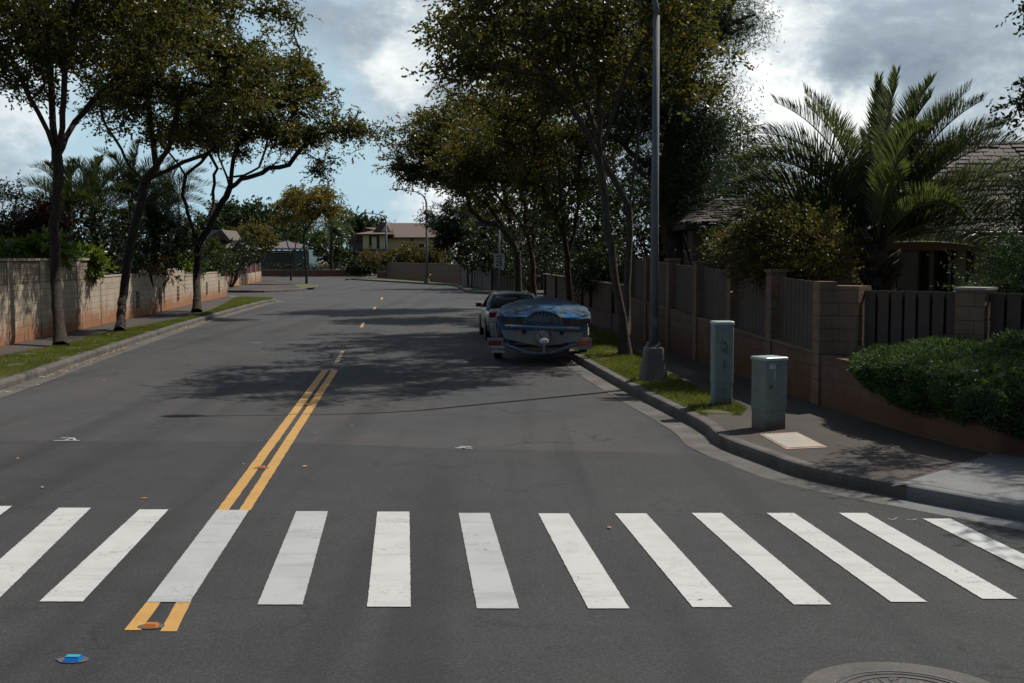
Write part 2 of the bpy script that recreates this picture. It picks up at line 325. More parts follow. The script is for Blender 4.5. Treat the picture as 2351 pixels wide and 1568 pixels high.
# ------------------------------------------------------------------ mesh and scene helpers
def link(o, parent=None):
    SC.collection.objects.link(o)
    if parent: o.parent = parent
    return o
def tag(o, label=None, cat=None, group=None, kind=None):
    if label: o['label'] = label
    if cat: o['category'] = cat
    if group: o['group'] = group
    if kind: o['kind'] = kind
    return o
def empty(name, loc=(0, 0, 0), rz=0., label=None, cat=None, group=None, kind=None):
    o = bpy.data.objects.new(name, None); link(o); o.location = loc; o.rotation_euler = (0, 0, rz); o.empty_display_size = .3
    return tag(o, label, cat, group, kind)
class MB:
    def __init__(s): s.v = []; s.f = []
    def add(s, v, f):
        n = len(s.v); s.v += [tuple(p) for p in v]; s.f += [tuple(i+n for i in q) for q in f]; return s
    def box(s, x0, x1, y0, y1, z0, z1, mat=None):
        v = [(x0, y0, z0), (x1, y0, z0), (x1, y1, z0), (x0, y1, z0), (x0, y0, z1), (x1, y0, z1), (x1, y1, z1), (x0, y1, z1)]
        if mat is not None: v = [mat @ Vector(p) for p in v]
        return s.add(v, [(0, 3, 2, 1), (4, 5, 6, 7), (0, 1, 5, 4), (1, 2, 6, 5), (2, 3, 7, 6), (3, 0, 4, 7)])
    def hexa(s, v): return s.add(v, [(0, 3, 2, 1), (4, 5, 6, 7), (0, 1, 5, 4), (1, 2, 6, 5), (2, 3, 7, 6), (3, 0, 4, 7)])
    def tube(s, pts, rad, n=8, cap=True):
        pts = [Vector(p) for p in pts]; rad = rad if isinstance(rad, (list, tuple)) else [rad]*len(pts)
        rings = []; up = Vector((0, 0, 1)); ref = None
        for i, p in enumerate(pts):
            t = (pts[min(i+1, len(pts)-1)]-pts[max(i-1, 0)]).normalized()
            if ref is None: ref = (up if abs(t.z) < .9 else Vector((1, 0, 0))).cross(t).normalized()
            a = (ref-t*ref.dot(t)).normalized(); ref = a; b_ = t.cross(a)
            rings.append([p+(a*math.cos(2*math.pi*k/n)+b_*math.sin(2*math.pi*k/n))*rad[i] for k in range(n)])
        v = [q for r in rings for q in r]; f = []
        for i in range(len(pts)-1):
            for k in range(n): f.append((i*n+k, i*n+(k+1) % n, (i+1)*n+(k+1) % n, (i+1)*n+k))
        if cap: f.append(tuple(range(n))[::-1]); f.append(tuple((len(pts)-1)*n+k for k in range(n)))
        return s.add(v, f)
    def lathe(s, prof, n=20, mat=None):
        """profile of (radius, z) turned about z"""
        v = [(r*math.cos(2*math.pi*k/n), r*math.sin(2*math.pi*k/n), z) for r, z in prof for k in range(n)]
        f = [(i*n+k, i*n+(k+1) % n, (i+1)*n+(k+1) % n, (i+1)*n+k) for i in range(len(prof)-1) for k in range(n)]
        f.append(tuple(range(n))[::-1]); f.append(tuple((len(prof)-1)*n+k for k in range(n)))
        if mat is not None: v = [mat @ Vector(p) for p in v]
        return s.add(v, f)
    def prism(s, poly, z0, z1):
        n = len(poly)
        return s.add([(p[0], p[1], z0) for p in poly]+[(p[0], p[1], z1) for p in poly],
                     [tuple(range(n))[::-1], tuple(range(n, 2*n))]+[(i, (i+1) % n, n+(i+1) % n, n+i) for i in range(n)])
    def loft(s, rings, closed=True, cap=True):
        n = len(rings[0]); v = [q for r in rings for q in r]; f = []
        for i in range(len(rings)-1):
            for k in range(n if closed else n-1): f.append((i*n+k, i*n+(k+1) % n, (i+1)*n+(k+1) % n, (i+1)*n+k))
        if cap and closed: f.append(tuple(range(n))[::-1]); f.append(tuple((len(rings)-1)*n+k for k in range(n)))
        return s.add(v, f)
    def build(s, name, mat, parent=None, bevel=0., smooth=False, fix=False):
        me = bpy.data.meshes.new(name); me.from_pydata([tuple(p) for p in s.v], [], s.f)
        if fix or bevel:
            b_ = bmesh.new(); b_.from_mesh(me); bmesh.ops.recalc_face_normals(b_, faces=b_.faces)
            if bevel: bmesh.ops.bevel(b_, geom=b_.edges[:], offset=bevel, segments=2, affect='EDGES', profile=.6)
            b_.to_mesh(me); b_.free()
        me.materials.append(MATS[mat]); me.update()
        if smooth: me.polygons.foreach_set('use_smooth', [True]*len(me.polygons))
        return link(bpy.data.objects.new(name, me), parent)
def flat(name, poly, z, mat, parent=None, kind=None):
    poly = [Vector((p[0], p[1], 0)) for p in poly]
    tri = tessellate_polygon([poly]); fs = []
    for a, b_, c in tri:
        n = (poly[b_]-poly[a]).cross(poly[c]-poly[a]); fs.append((a, b_, c) if n.z > 0 else (a, c, b_))
    me = bpy.data.meshes.new(name); me.from_pydata([(p.x, p.y, z) for p in poly], [], fs); me.materials.append(MATS[mat])
    o = link(bpy.data.objects.new(name, me), parent)
    if kind: o['kind'] = kind
    return o
def sweep(name, line, prof, mat, parent=None, kind=None, smooth=False):
    """profile of (offset to the left, z) carried along a polyline"""
    rings = [[(q.x, q.y, z) for q in offset(line, d)] for d, z in prof]
    n = len(line); v = [p for r in rings for p in r]
    f = [(i*n+k, i*n+k+1, (i+1)*n+k+1, (i+1)*n+k) for i in range(len(prof)-1) for k in range(n-1)]
    m_ = MB().add(v, f); o = m_.build(name, mat, parent, smooth=smooth, fix=True)
    # make the faces look up
    if kind: o['kind'] = kind
    return o
def npmesh(name, verts, faces_n, mat, parent=None, rnd=None, smooth=False):
    """verts (N,k,3) -> N separate k-gons"""
    N, k = verts.shape[:2]
    me = bpy.data.meshes.new(name); me.vertices.add(N*k); me.vertices.foreach_set('co', verts.astype(np.float32).reshape(-1))
    me.loops.add(N*k); me.loops.foreach_set('vertex_index', np.arange(N*k, dtype=np.int32))
    me.polygons.add(N); me.polygons.foreach_set('loop_start', np.arange(0, N*k, k, dtype=np.int32)); me.polygons.foreach_set('loop_total', np.full(N, k, dtype=np.int32))
    me.update(calc_edges=True); me.materials.append(MATS[mat])
    if rnd is not None:
        a = me.attributes.new('rnd', 'FLOAT', 'FACE'); a.data.foreach_set('value', rnd.astype(np.float32))
    return link(bpy.data.objects.new(name, me), parent)
def copy_tree(o, parent=None):
    c = o.copy(); SC.collection.objects.link(c)
    if parent: c.parent = parent
    for ch in list(o.children): copy_tree(ch, c)
    return c
def text_mesh(name, s, size, mat, parent, loc, rot, bold=0., sx=1.):
    cu = bpy.data.curves.new(name, 'FONT'); cu.body = s; cu.size = size; cu.align_x = 'CENTER'; cu.align_y = 'CENTER'; cu.extrude = .002; cu.offset = bold
    tmp = bpy.data.objects.new(name, cu); SC.collection.objects.link(tmp)
    dg = bpy.context.evaluated_depsgraph_get(); me = bpy.data.meshes.new_from_object(tmp.evaluated_get(dg))
    SC.collection.objects.unlink(tmp); bpy.data.objects.remove(tmp); me.name = name; me.materials.clear(); me.materials.append(MATS[mat])
    o = link(bpy.data.objects.new(name, me), parent); o.location = loc; o.rotation_euler = rot; o.scale = (sx, 1, 1); return o

# ------------------------------------------------------------------ ground, roads, kerbs
S = 'structure'
flat('ground', [(-2500, -60), (2500, -60), (2500, 4000), (-2500, 4000)], -.03, 'yard', kind=S)
flat('road', [(-60, -20), (60, -20), (60, 160), (-90, 160), (-90, 60)], 0, 'old_asphalt', kind=S)
seam = [G(u, v) for u, v in [(-900, 1008), (0, 1012), (600, 1014), (1068, 1031), (1400, 1037), (1700, 1049), (1850, 1100.5)]]
flat('newer_road_surface', [(-12, -6), (14, -6), (14, 8.05), (7.0, 9.0)]+[(G(2351, 1199).x, G(2351, 1199).y)]+[(G(2040, 1141).x, G(2040, 1141).y)]+[(p.x, p.y) for p in reversed(seam)], .004, 'new_asphalt', kind=S)

KL = smooth([(-7.3, -6), (-8.3, 8)]+[G(*p).to_2d() for p in [(0, 897), (239, 813), (454, 741), (600, 699), (634, 692.5)]]+[(-14.6, 68.5), (-17.5, 69.6), (-30, 70.5), (-60, 72)])
KRa = smooth([(60, 69), (12, 67.7), (2.5, 67.2), (-.6, 65.6), (-1.75, 61), (-1.2, 56.5), (-.2, 46), (.73, 36)]+[G(*p).to_2d() for p in [(1335, 838), (1450, 905), (1600, 985), (1650, 1025), (1750, 1065), (1850, 1100), (2040, 1140), (2351, 1198)]]+[(5.9, 9.55), (8.5, 8.7), (16, 8.0), (60, 8.0)])
kx_ = G(2046, 1141).x; ki = next(i for i, p in enumerate(KRa) if p.y < 14 and p.x > kx_)
KR = KRa[:ki+1]; KN = KRa[ki:]
KF = smooth([(60, 77.5), (12, 77.2), (3, 77)]+[G(*p).to_2d() for p in [(1150, 677), (1129.6, 676), (1090, 673), (1064.8, 668.5), (1040, 656.5), (978, 653), (839, 644.5), (812, 642.5)]]+[(-17.6, 124.5), (-17.3, 132), (-16.5, 160)])[::-1]
KC = smooth([(-60, 86)]+[G(*p).to_2d() for p in [(480, 671.5), (524, 671.5), (607, 671.5), (690, 667), (722, 663), (731, 659.5), (722, 655), (690, 650), (604, 647.5)]]+[(-40, 121), (-60, 124)])
KB = [Vector(p) for p in [(-80, 150), (-14.5, 151)]]
kerb = [(0, 0), (.0, .10), (.02, .14), (.045, .152), (.17, .152)]
def kerb_prof(sgn): return [(sgn*d, z) for d, z in kerb]
for nm, ln, sg, mt in [('kerb', KL, 1, 'kerb_dark'), ('kerb', KR, 1, 'kerb_dark'), ('kerb', KN, 1, 'new_concrete'), ('kerb', KF, 1, 'kerb_dark'), ('kerb', KC, 1, 'kerb_dark'), ('kerb', KB, 1, 'kerb_dark')]:
    sweep(nm, ln, kerb_prof(sg), mt, kind=S)
def gut(ln, sg, mt, w_=.38, i0=0, i1=None):
    ln = ln[i0:i1]; sweep('gutter', ln, [(-.001*sg, .007), (-w_*sg, .006)], mt, kind=S)
gut(KL, 1, 'old_concrete', .42, 0, -14); gut(KR, 1, 'old_concrete', .40, 30); gut(KN, 1, 'new_concrete', .36)
# raised blocks
def block_ground(name, line, extra, z=.140, mt='yard'):
    flat(name, [(p.x, p.y) for p in offset(line, .16)]+extra, z, mt, kind=S)
block_ground('yard_ground', KL, [(-600, 72), (-600, -6)])
block_ground('yard_ground', KR+KN[1:], [(60, 8.2)])
block_ground('yard_ground', KF, [(900, 77.5), (900, 900), (-16.5, 900)])
block_ground('yard_ground', KC, [(-600, 124), (-600, 86)])
flat('yard_ground', [(-900, 151.2), (-14.6, 151.2), (-16.6, 161), (-16.6, 3000), (-900, 3000)], .14, 'yard', kind=S)
# left verge and pavement
gl = [G(*p, .15).to_2d() for p in [(0, 821), (121, 797), (260, 762), (468, 720), (534, 686)]]
gl = smooth([(-10.9, -6), (-11.1, 10)]+gl)
def area(name, line_a, line_b, z, mt): flat(name, [(p.x, p.y) for p in line_a]+[(p.x, p.y) for p in reversed(line_b)], z, mt, kind=S)
kin = [p for p in offset(KL, .165) if p.y < 68.2 and p.x > -14.2]
area('grass_verge', kin, gl, .156, 'lawn')
wl = [G(0, 796, .15).to_2d(), G(240, 745, .15).to_2d(), G(522, 680, .15).to_2d()]
d0 = (wl[0]-wl[1]).normalized(); wl0 = wl[0]+d0*40
area('pavement', gl+[kin[-1]], [wl0+Vector((-.1, 0)), wl[0]+Vector((-.1, 0)), wl[1]+Vector((-.1, 0)), wl[2]+Vector((-.1, 0)), Vector((-17.3, 70.2))], .150, 'path_asphalt')
# right verge and pavement
wr0 = G(1445, 772.7, .15).to_2d(); wr1 = G(1887, 932, .15).to_2d()
dr = (wr1-wr0).normalized()
far_r = wr0-dr*0+Vector((-.0907, 1)).normalized()*21.5
ret = smooth([wr1]+[G(*p, .15).to_2d() for p in [(2034, 979), (2150, 1012), (2266, 1040), (2351, 1047)]]+[(6.9, 13.2), (9, 12.6), (16, 12.2)])
krin = [p for p in offset(KR, .165) if p.y < 64 and p.x < 6]
knin = offset(KN, .165)
area('pavement', krin+knin[1:9], [far_r, wr0]+ret[:28], .150, 'path_asphalt')
apron = [G(2046, 1116, .15), G(2110, 1097, .15), G(2190, 1072, .15), G(2268, 1044, .15)]
flat('concrete_apron', [(p.x, p.y) for p in knin]+[(60, 12)]+[(16, 12.2), (9, 12.6), (6.9, 13.2)]+[(ret[18].x, ret[18].y)]+[(p.x, p.y) for p in reversed(apron)], .1545, 'new_concrete', kind=S)
vr = [G(*p, .15).to_2d() for p in [(1400, 765), (1480, 822), (1560, 872), (1660, 915), (1712, 938), (1700, 951)]]
vr = smooth([(1.9, 45), (1.2, 55)][::-1]+vr)
area('grass_verge', [p for p in krin if 17.2 < p.y < 58], vr, .156, 'lawn')
flat('pavement', [(p.x, p.y) for p in offset([q for q in KC if -40 < q.x], .165)]+[(-40, 86)], .15, 'path_asphalt', kind=S)
gc = [G(*p, .15) for p in [(690, 662), (722, 660), (726, 656.5), (700, 652), (672, 652)]]
flat('grass_verge', [(p.x, p.y) for p in gc], .156, 'lawn', kind=S)
kf = [p for p in offset(KF, .165) if -30 < p.x < 3 and p.y < 124]
area('grass_verge', kf, offset(kf, 1.7), .156, 'lawn')
area('pavement', offset(kf, 1.705), offset(kf, 3.2), .152, 'path_asphalt')
gm = [G(*p, .15) for p in [(780, 637), (844, 638), (842, 631), (790, 631)]]

# ------------------------------------------------------------------ road markings
cw = empty('crosswalk', (0, 0, 0), 0, 'white ladder crosswalk of wide bars across the dark newer road surface', 'crosswalk', kind=S)
def ragged(poly, amp=.006, step=.05, seed=0):
    r = random.Random(seed); out = []
    for i, p in enumerate(poly):
        q = poly[(i+1) % len(poly)]; n = max(2, int((q-p).length/step)); nr = Vector((-(q-p).y, (q-p).x)).normalized()
        for k in range(n): out.append(p.lerp(q, k/n)+nr*r.uniform(-amp, amp)*(1 if k else 0))
    return out
bars = [(-47, 1164, 28, -370, 1382, -262), (135, 1168, 209, -110, 1383, -8), (320, 1172, 387, 90, 1384, 190), (498, 1173, 572, 337, 1385, 436), (680, 1176, 753, 591, 1391, 695), (866, 1177, 940, 843, 1396, 943),
        (1053, 1180, 1124, 1095, 1400, 1192), (1236, 1181, 1306, 1350, 1400, 1445), (1412, 1181, 1484, 1590, 1397, 1681), (1588, 1180, 1657, 1822, 1391, 1909), (1760, 1180, 1823, 2046, 1385, 2129), (1926, 1180, 1990, 2256, 1378, 2336), (2118, 1193, 2182, 2470, 1370, 2545)]
for i, (a, v0, b_, c, v1, d) in enumerate(bars):
    poly = [G(a, v0).to_2d(), G(b_, v0).to_2d(), G(d, v1).to_2d(), G(c, v1).to_2d()]
    flat('bar', ragged(poly, .0022, .03, i), .011, 'worn_paint' if i in (3, 4, 6) else 'white_paint', cw)
cl = empty('centre_line', (0, 0, 0), 0, 'double yellow centre line leading to the crosswalk', 'road line', kind=S)
def line_strip(us, z, mt, seed):
    left = [G(a, v).to_2d() for a, b_, v in us]; rt = [G(b_, v).to_2d() for a, b_, v in us]
    flat('stripe', ragged(left+rt[::-1], .004, .15, seed), z, mt, cl)
line_strip([(739, 754, 851), (604, 627, 1030), (498, 525, 1173)], .0085, 'yellow_paint', 1)
line_strip([(761, 776, 851), (641, 664, 1030), (549, 575, 1173)], .0085, 'yellow_paint', 2)
line_strip([(340, 372, 1380), (285, 324, 1449)], .0085, 'yellow_paint', 3)
line_strip([(408, 440, 1380), (368, 406, 1452)], .0085, 'yellow_paint', 4)
for i, (a, b_, v0, c, d, v1) in enumerate([(783, 791, 806, 768, 779, 832), (832, 838, 740, 826, 833, 752), (859, 864, 705, 855, 861, 712), (876, 880, 683, 873, 878, 688)]):
    flat('dash', [G(a, v0).to_2d(), G(b_, v0).to_2d(), G(d, v1).to_2d(), G(c, v1).to_2d()], .0085, 'faded_paint' if i == 0 else 'yellow_paint', cl)
sm = empty('survey_marks', (0, 0, 0), 0, 'thin white sprayed arrows and ticks along the seam of the asphalt', 'road marks', kind=S)
def mark(pts, wpx=.02):
    m_ = MB()
    for (a, b_) in zip(pts[:-1], pts[1:]):
        p = G(*a); q = G(*b_); n = Vector((-(q-p).y, (q-p).x, 0)).normalized()*wpx
        m_.add([p+n+Vector((0, 0, .012)), p-n+Vector((0, 0, .012)), q-n+Vector((0, 0, .012)), q+n+Vector((0, 0, .012))], [(0, 1, 2, 3)])
    m_.build('mark', 'thin_white', sm)
mark([(123, 1013), (183, 1013)]); mark([(150, 1012), (168, 1007), (173, 1013)]); mark([(140, 1007), (168, 1007)]); mark([(1045, 1030), (1085, 1031)]); mark([(1064, 1031), (1067, 1026), (1054, 1029)]); mark([(1064, 1026), (1082, 1028)])
mark([(525, 680.5), (536, 680)], .25); mark([(578, 788), (600, 788)], .03)
for pts in [[(2038, 1193), (2050, 1196), (2060, 1191)], [(2082, 1195), (2094, 1197), (2104, 1194)]]: mark(pts, .004)

# raised pavement markers
def rpm(u, v, z, body, label, size=.092, teal=False):
    p = G(u, v); r = empty('pavement_marker', (p.x, p.y, .012), 0, label, 'pavement marker', 'raised reflective markers on the road')
    m_ = MB(); n = 18; rr = random.Random(int(u))
    m_.prism([(size*.95*math.cos(6.283*k/n)*(1.0+rr.uniform(-.1, .1)), size*.75*math.sin(6.283*k/n)*(.85+rr.uniform(-.1, .1))) for k in range(n)], -.009, -.001); m_.build('adhesive', 'epoxy', r)
    s_ = size/2; m_ = MB()
    m_.hexa([(-s_, -s_, 0), (s_, -s_, 0), (s_, s_, 0), (-s_, s_, 0), (-s_*.8, -s_*.45, .02), (s_*.8, -s_*.45, .02), (s_*.8, s_*.45, .02), (-s_*.8, s_*.45, .02)]); m_.build('reflector', body, r)
    if teal: MB().box(-s_*.8, s_*.8, -s_*.45, s_*.45, .0205, .0235).build('top', 'rpm_teal', r); MB().box(-s_*.8, -s_*.74, -s_*.5, -s_*.46, .004, .02).build('edge', 'sign_white', r)
    return r
rpm(347, 1441, 0, 'rpm_orange', 'orange reflective marker between the ends of the yellow lines below the crosswalk')
rpm(600, 1076, 0, 'rpm_orange', 'orange reflective marker on the double yellow line just beyond the crosswalk')
rpm(706, 931, 0, 'rpm_orange', 'orange marker on the double yellow line next to the thin lamp shadow')
rpm(760, 851, 0, 'rpm_orange', 'small marker at the far tip of the double yellow line')
rpm(168, 1518, 0, 'rpm_blue', 'bright blue reflective marker alone on the asphalt in the near left corner', .10, True)

# manhole
mc = G(2092, 1610)
mh = empty('manhole', (mc.x, mc.y, .008), 0, 'round ribbed iron manhole cover set in a grey concrete collar', 'manhole')
MB().lathe([(.46, 0), (.61, 0), (.60, .006), (.46, .006)], 56).build('collar', 'old_concrete', mh)
MB().lathe([(0.001, .001), (.455, .001), (.455, .010), (.425, .010), (.422, .003), (.0011, .003)], 56).build('frame', 'cast_iron', mh)
m_ = MB()
for r0, r1 in [(.385, .405), (.33, .345), (.17, .185)]: m_.lathe([(r0, .004), (r1, .004), (r1, .011), (r0, .011), (r0, .004)], 48)
for k in range(24):
    a = 6.283*k/24; m_.box(.2, .31, -.012, .012, .004, .010, Matrix.Rotation(a, 4, 'Z'))
m_.build('cover_ribs', 'cast_iron', mh)
text_mesh('lettering', 'S', .13, 'cast_iron', mh, (0, .27, .008), (0, 0, 0), .006)
# access slab in the pavement
sp = [G(*p, .15) for p in [(1752, 999), (1828, 995), (1891, 1026), (1807, 1030)]]
us = empty('utility_cover', (sp[0].x, sp[0].y, .15), 0, 'pale concrete access cover set flush in the dark pavement beside the grey pedestal', 'utility cover')
c_ = sum(sp, Vector())/4
def loc(ps, o): return [(p-o.location) for p in ps]
m_ = MB(); q = loc([c_+(p-c_)*1.0 for p in sp], us); m_.prism([(p.x, p.y) for p in q], -.01, .012); m_.build('lid', 'slab_concrete', us)
m_ = MB(); q2 = loc([c_+(p-c_)*1.14 for p in sp], us); m_.prism([(p.x, p.y) for p in q2], -.01, .007); m_.build('frame', 'pier_tan', us)

# ------------------------------------------------------------------ walls and fences in local frames (x along the wall)
def frame(p0, p1, name, label, cat, z=0., group=None):
    d = p1-p0; r = empty(name, (p0.x, p0.y, z), math.atan2(d.y, d.x), label, cat, group); return r, d.length
def at_u(p0, p1, u):
    """distance along p0-p1 where the bearing of column u crosses it"""
    k = (u-CX)/F/math.cos(TH); d = (p1-p0).normalized(); return (p0.x-k*p0.y)/(k*d.y-d.x)
# --- left: tall garden wall with pierced blocks
tw0 = wl[1]+d0*44
lw, L = frame(wl[1], tw0, 'garden_wall', 'tall grey block wall with pierced top courses, rust red soil stains along its foot', 'wall', .15)
bz = 2.20   # local +y points to the road side or away: road side is -y after the flip below
side = -1 if (Matrix.Rotation(lw.rotation_euler.z, 2) @ Vector((0, 1))).x < 0 else 1
def yb(a, b_): return (min(side*a, side*b_), max(side*a, side*b_))
y0, y1 = yb(-.2, 0)
MB().box(0, L, y0, y1, -.1, 1.55).build('wall_body', 'grey_block', lw)
y0, y1 = yb(-.17, -.09); MB().box(.4, L, y0, y1, 1.55, 2.20).build('screen_backing', 'grey_block', lw)
m_ = MB(); y0, y1 = yb(-.09, -.02); x = .42; z_rows = [1.56+.105*k for k in range(7)]
for zr in z_rows[:-1]:
    m_.box(.4, L, y0, y1, zr-.012, zr+.012)
while x < 26:
    m_.box(x-.014, x+.014, y0, y1, 1.55, 2.19); x += .12
x = .42
while x < 22:
    for zr in z_rows[:-1]:
        mm = Matrix.Translation((x+.06, side*-.055, zr+.052)) @ Matrix.Rotation(math.pi/4, 4, 'Y')
        m_.box(-.022, .022, -.03, .03, -.022, .022, mm)
    x += .12
m_.build('pierced_blocks', 'grey_block', lw)
y0, y1 = yb(-.22, .012); m_ = MB()
m_.box(-.03, .4, y0, y1, -.1, 2.32)
for uu in (186, 103, 30): 
    s_ = at_u(wl[1], tw0, uu); m_.box(s_-.12, s_+.28, y0, y1, -.1, 2.26)
s_ = at_u(wl[1], tw0, 0)
for k in range(1, 10): m_.box(s_+2.6*k, s_+2.6*k+.4, y0, y1, -.1, 2.26)
m_.build('pilasters', 'grey_block', lw)
y0, y1 = yb(-.235, .03); MB().box(.4, L, y0, y1, 2.20, 2.27).build('coping', 'grey_block', lw)
# --- left: lower stepped wall
lw2, L2 = frame(wl[1], wl[2], 'stepped_wall', 'low pale block wall stepping down toward the side street, slotted with narrow pierced panels', 'wall', .15)
side = -1 if (Matrix.Rotation(lw2.rotation_euler.z, 2) @ Vector((0, 1))).x < 0 else 1
cuts = [(None, 378, 1.62), (378, 428, 1.74), (428, 462, 1.40), (462, 509, 1.44), (509, None, 1.12)]
m_ = MB(); y0, y1 = yb(-.2, 0); tops = []
for a, b_, hh in cuts:
    xa = .03 if a is None else at_u(wl[1], wl[2], a); xb = L2 if b_ is None else at_u(wl[1], wl[2], b_)
    m_.box(xa, xb, y0, y1, -.1, hh); tops.append((xa, xb, hh))
m_.build('wall_body', 'grey_block', lw2)
y0, y1 = yb(-.22, .02); m_ = MB()
for xa, xb, hh in tops: m_.box(xa+.01, xb-.01, y0, y1, hh, hh+.055)
m_.build('coping', 'grey_block', lw2)
for uu in (318, 370, 411, 477, 505):
    xa = at_u(wl[1], wl[2], uu); m_ = MB(); y0, y1 = yb(.003, .01)
    m_.box(xa-.22, xa+.22, y0, y1, .32, 1.0); o = m_.build('slot_shade', 'opening_dark', lw2)  # flat dark sheet on the wall stands in for the shade inside the slots
    m_ = MB(); y0, y1 = yb(.01, .03)
    for k in range(5): m_.box(xa-.22, xa+.22, y0, y1, .32+.165*k, .35+.165*k)
    for k in range(3): m_.box(xa-.22+.2*k, xa-.18+.2*k, y0, y1, .32, 1.0)
    m_.build('lattice', 'grey_block', o)
# --- left far: red pickets over block base beyond the side street
rf0 = G(519, 661, .15).to_2d(); rf1 = G(600, 646, .15).to_2d()
rf, L3 = frame(rf0, rf1, 'picket_fence', 'dark red picket fence on a pale block base beyond the left side street', 'fence', .15)
side = -1 if (Matrix.Rotation(rf.rotation_euler.z, 2) @ Vector((0, 1))).x < 0 else 1
y0, y1 = yb(-.2, 0); h0, h1 = .75, .95
m_ = MB(); m_.hexa([(-4, y0, -.1), (L3, y0, -.1), (L3, y1, -.1), (-4, y1, -.1), (-4, y0, h0), (L3, y0, h1), (L3, y1, h1), (-4, y1, h0)]); m_.build('base_wall', 'pale_block', rf)
m_ = MB(); n = 90
for k in range(n):
    xa = -4+(L3+3.9)*k/n; f_ = (xa+4)/(L3+4); zb = h0+(h1-h0)*f_
    zt = 1.25+.45*min(1, max(0, f_*1.4)); m_.box(xa, xa+.17, yb(-.12, -.08)[0], yb(-.12, -.08)[1], zb+.04, zt)
m_.build('pickets', 'red_picket', rf)
for uu in (540, 553, 566, 578, 589, 599):
    xa = at_u(rf0, rf1, uu); f_ = (xa+4)/(L3+4); zt = 1.3+.5*min(1, f_*1.3)
    m_ = MB(); y0, y1 = yb(-.24, .03); m_.box(xa-.12, xa+.12, y0, y1, -.1, zt); m_.build('post', 'pale_block', rf)

# --- right: block wall with pillars and slatted panels
SL0, SL1 = 1.25-.15, .92-.15; TP0, TP1 = 2.40-.15, 2.05-.15
rw, LR = frame(wr0, wr1, 'slatted_fence', 'long brown block wall with pillars and dark vertical slat panels behind the lamp post', 'fence', .15)
side = -1 if (Matrix.Rotation(rw.rotation_euler.z, 2) @ Vector((0, 1))).x > 0 else 1     # road side
zl = lambda x: SL0+(SL1-SL0)*x/LR
zt_ = lambda x: TP0+(TP1-TP0)*x/LR
y0, y1 = yb(-.2, 0)
MB().hexa([(-.3, y0, -.1), (LR, y0, -.1), (LR, y1, -.1), (-.3, y1, -.1), (-.3, y0, zl(-.3)), (LR, y0, zl(LR)), (LR, y1, zl(LR)), (-.3, y1, zl(-.3))]).build('base_wall', 'split_block', rw)
pil = [-.3]+[at_u(wr0, wr1, u) for u in (1480, 1531, 1593, 1670, 1761)]+[LR-.42]
y0, y1 = yb(-.24, .035)
for i, xa in enumerate(pil):
    wd = .30; tz = zt_(xa)+.08 if i < len(pil)-1 else TP1+.03
    if i == len(pil)-1: wd = .34
    p_ = MB().box(xa, xa+wd, y0, y1, -.1, tz).build('pillar', 'pillar_block', rw)
    if i < len(pil)-1: MB().box(xa-.03, xa+wd+.03, y0-.03, y1+.03, tz, tz+.05).build('cap', 'pillar_block', p_)
rr = random.Random(5)
for i in range(len(pil)-1):
    xa = pil[i]+.31; xb = pil[i+1]-.01; m_ = MB(); n = max(3, int((xb-xa)/.2)); y0, y1 = yb(-.14, -.115)
    for k in range(n):
        a = xa+(xb-xa)*k/n+.012; b_ = xa+(xb-xa)*(k+1)/n-.012; zz = rr.uniform(-.004, .004)
        m_.hexa([(a, y0, zl(a)+.05), (b_, y0, zl(b_)+.05), (b_, y1, zl(b_)+.05), (a, y1, zl(a)+.05), (a, y0, zt_(a)+zz), (b_, y0, zt_(b_)+zz), (b_, y1, zt_(b_)+zz), (a, y1, zt_(a)+zz)])
    pn = m_.build('slat_panel', 'grey_slat', rw)
    y0, y1 = yb(-.19, -.142)
    for off in (.12, (zt_(xa)-zl(xa))-.14):
        m_ = MB(); m_.hexa([(xa, y0, zl(xa)+off), (xb, y0, zl(xb)+off), (xb, y1, zl(xb)+off), (xa, y1, zl(xa)+off), (xa, y0, zl(xa)+off+.09), (xb, y0, zl(xb)+off+.09), (xb, y1, zl(xb)+off+.09), (xa, y1, zl(xa)+off+.09)]); m_.build('rail', 'grey_slat', pn)
    m_ = MB(); y0, y1 = yb(-.19, .025)
    m_.hexa([(xa, y0, zl(xa)+.002), (xb, y0, zl(xb)+.002), (xb, y1, zl(xb)+.002), (xa, y1, zl(xa)+.002), (xa, y0, zl(xa)+.045), (xb, y0, zl(xb)+.045), (xb, y1, zl(xb)+.045), (xa, y1, zl(xa)+.045)]); m_.build('ledge', 'pillar_block', rw)
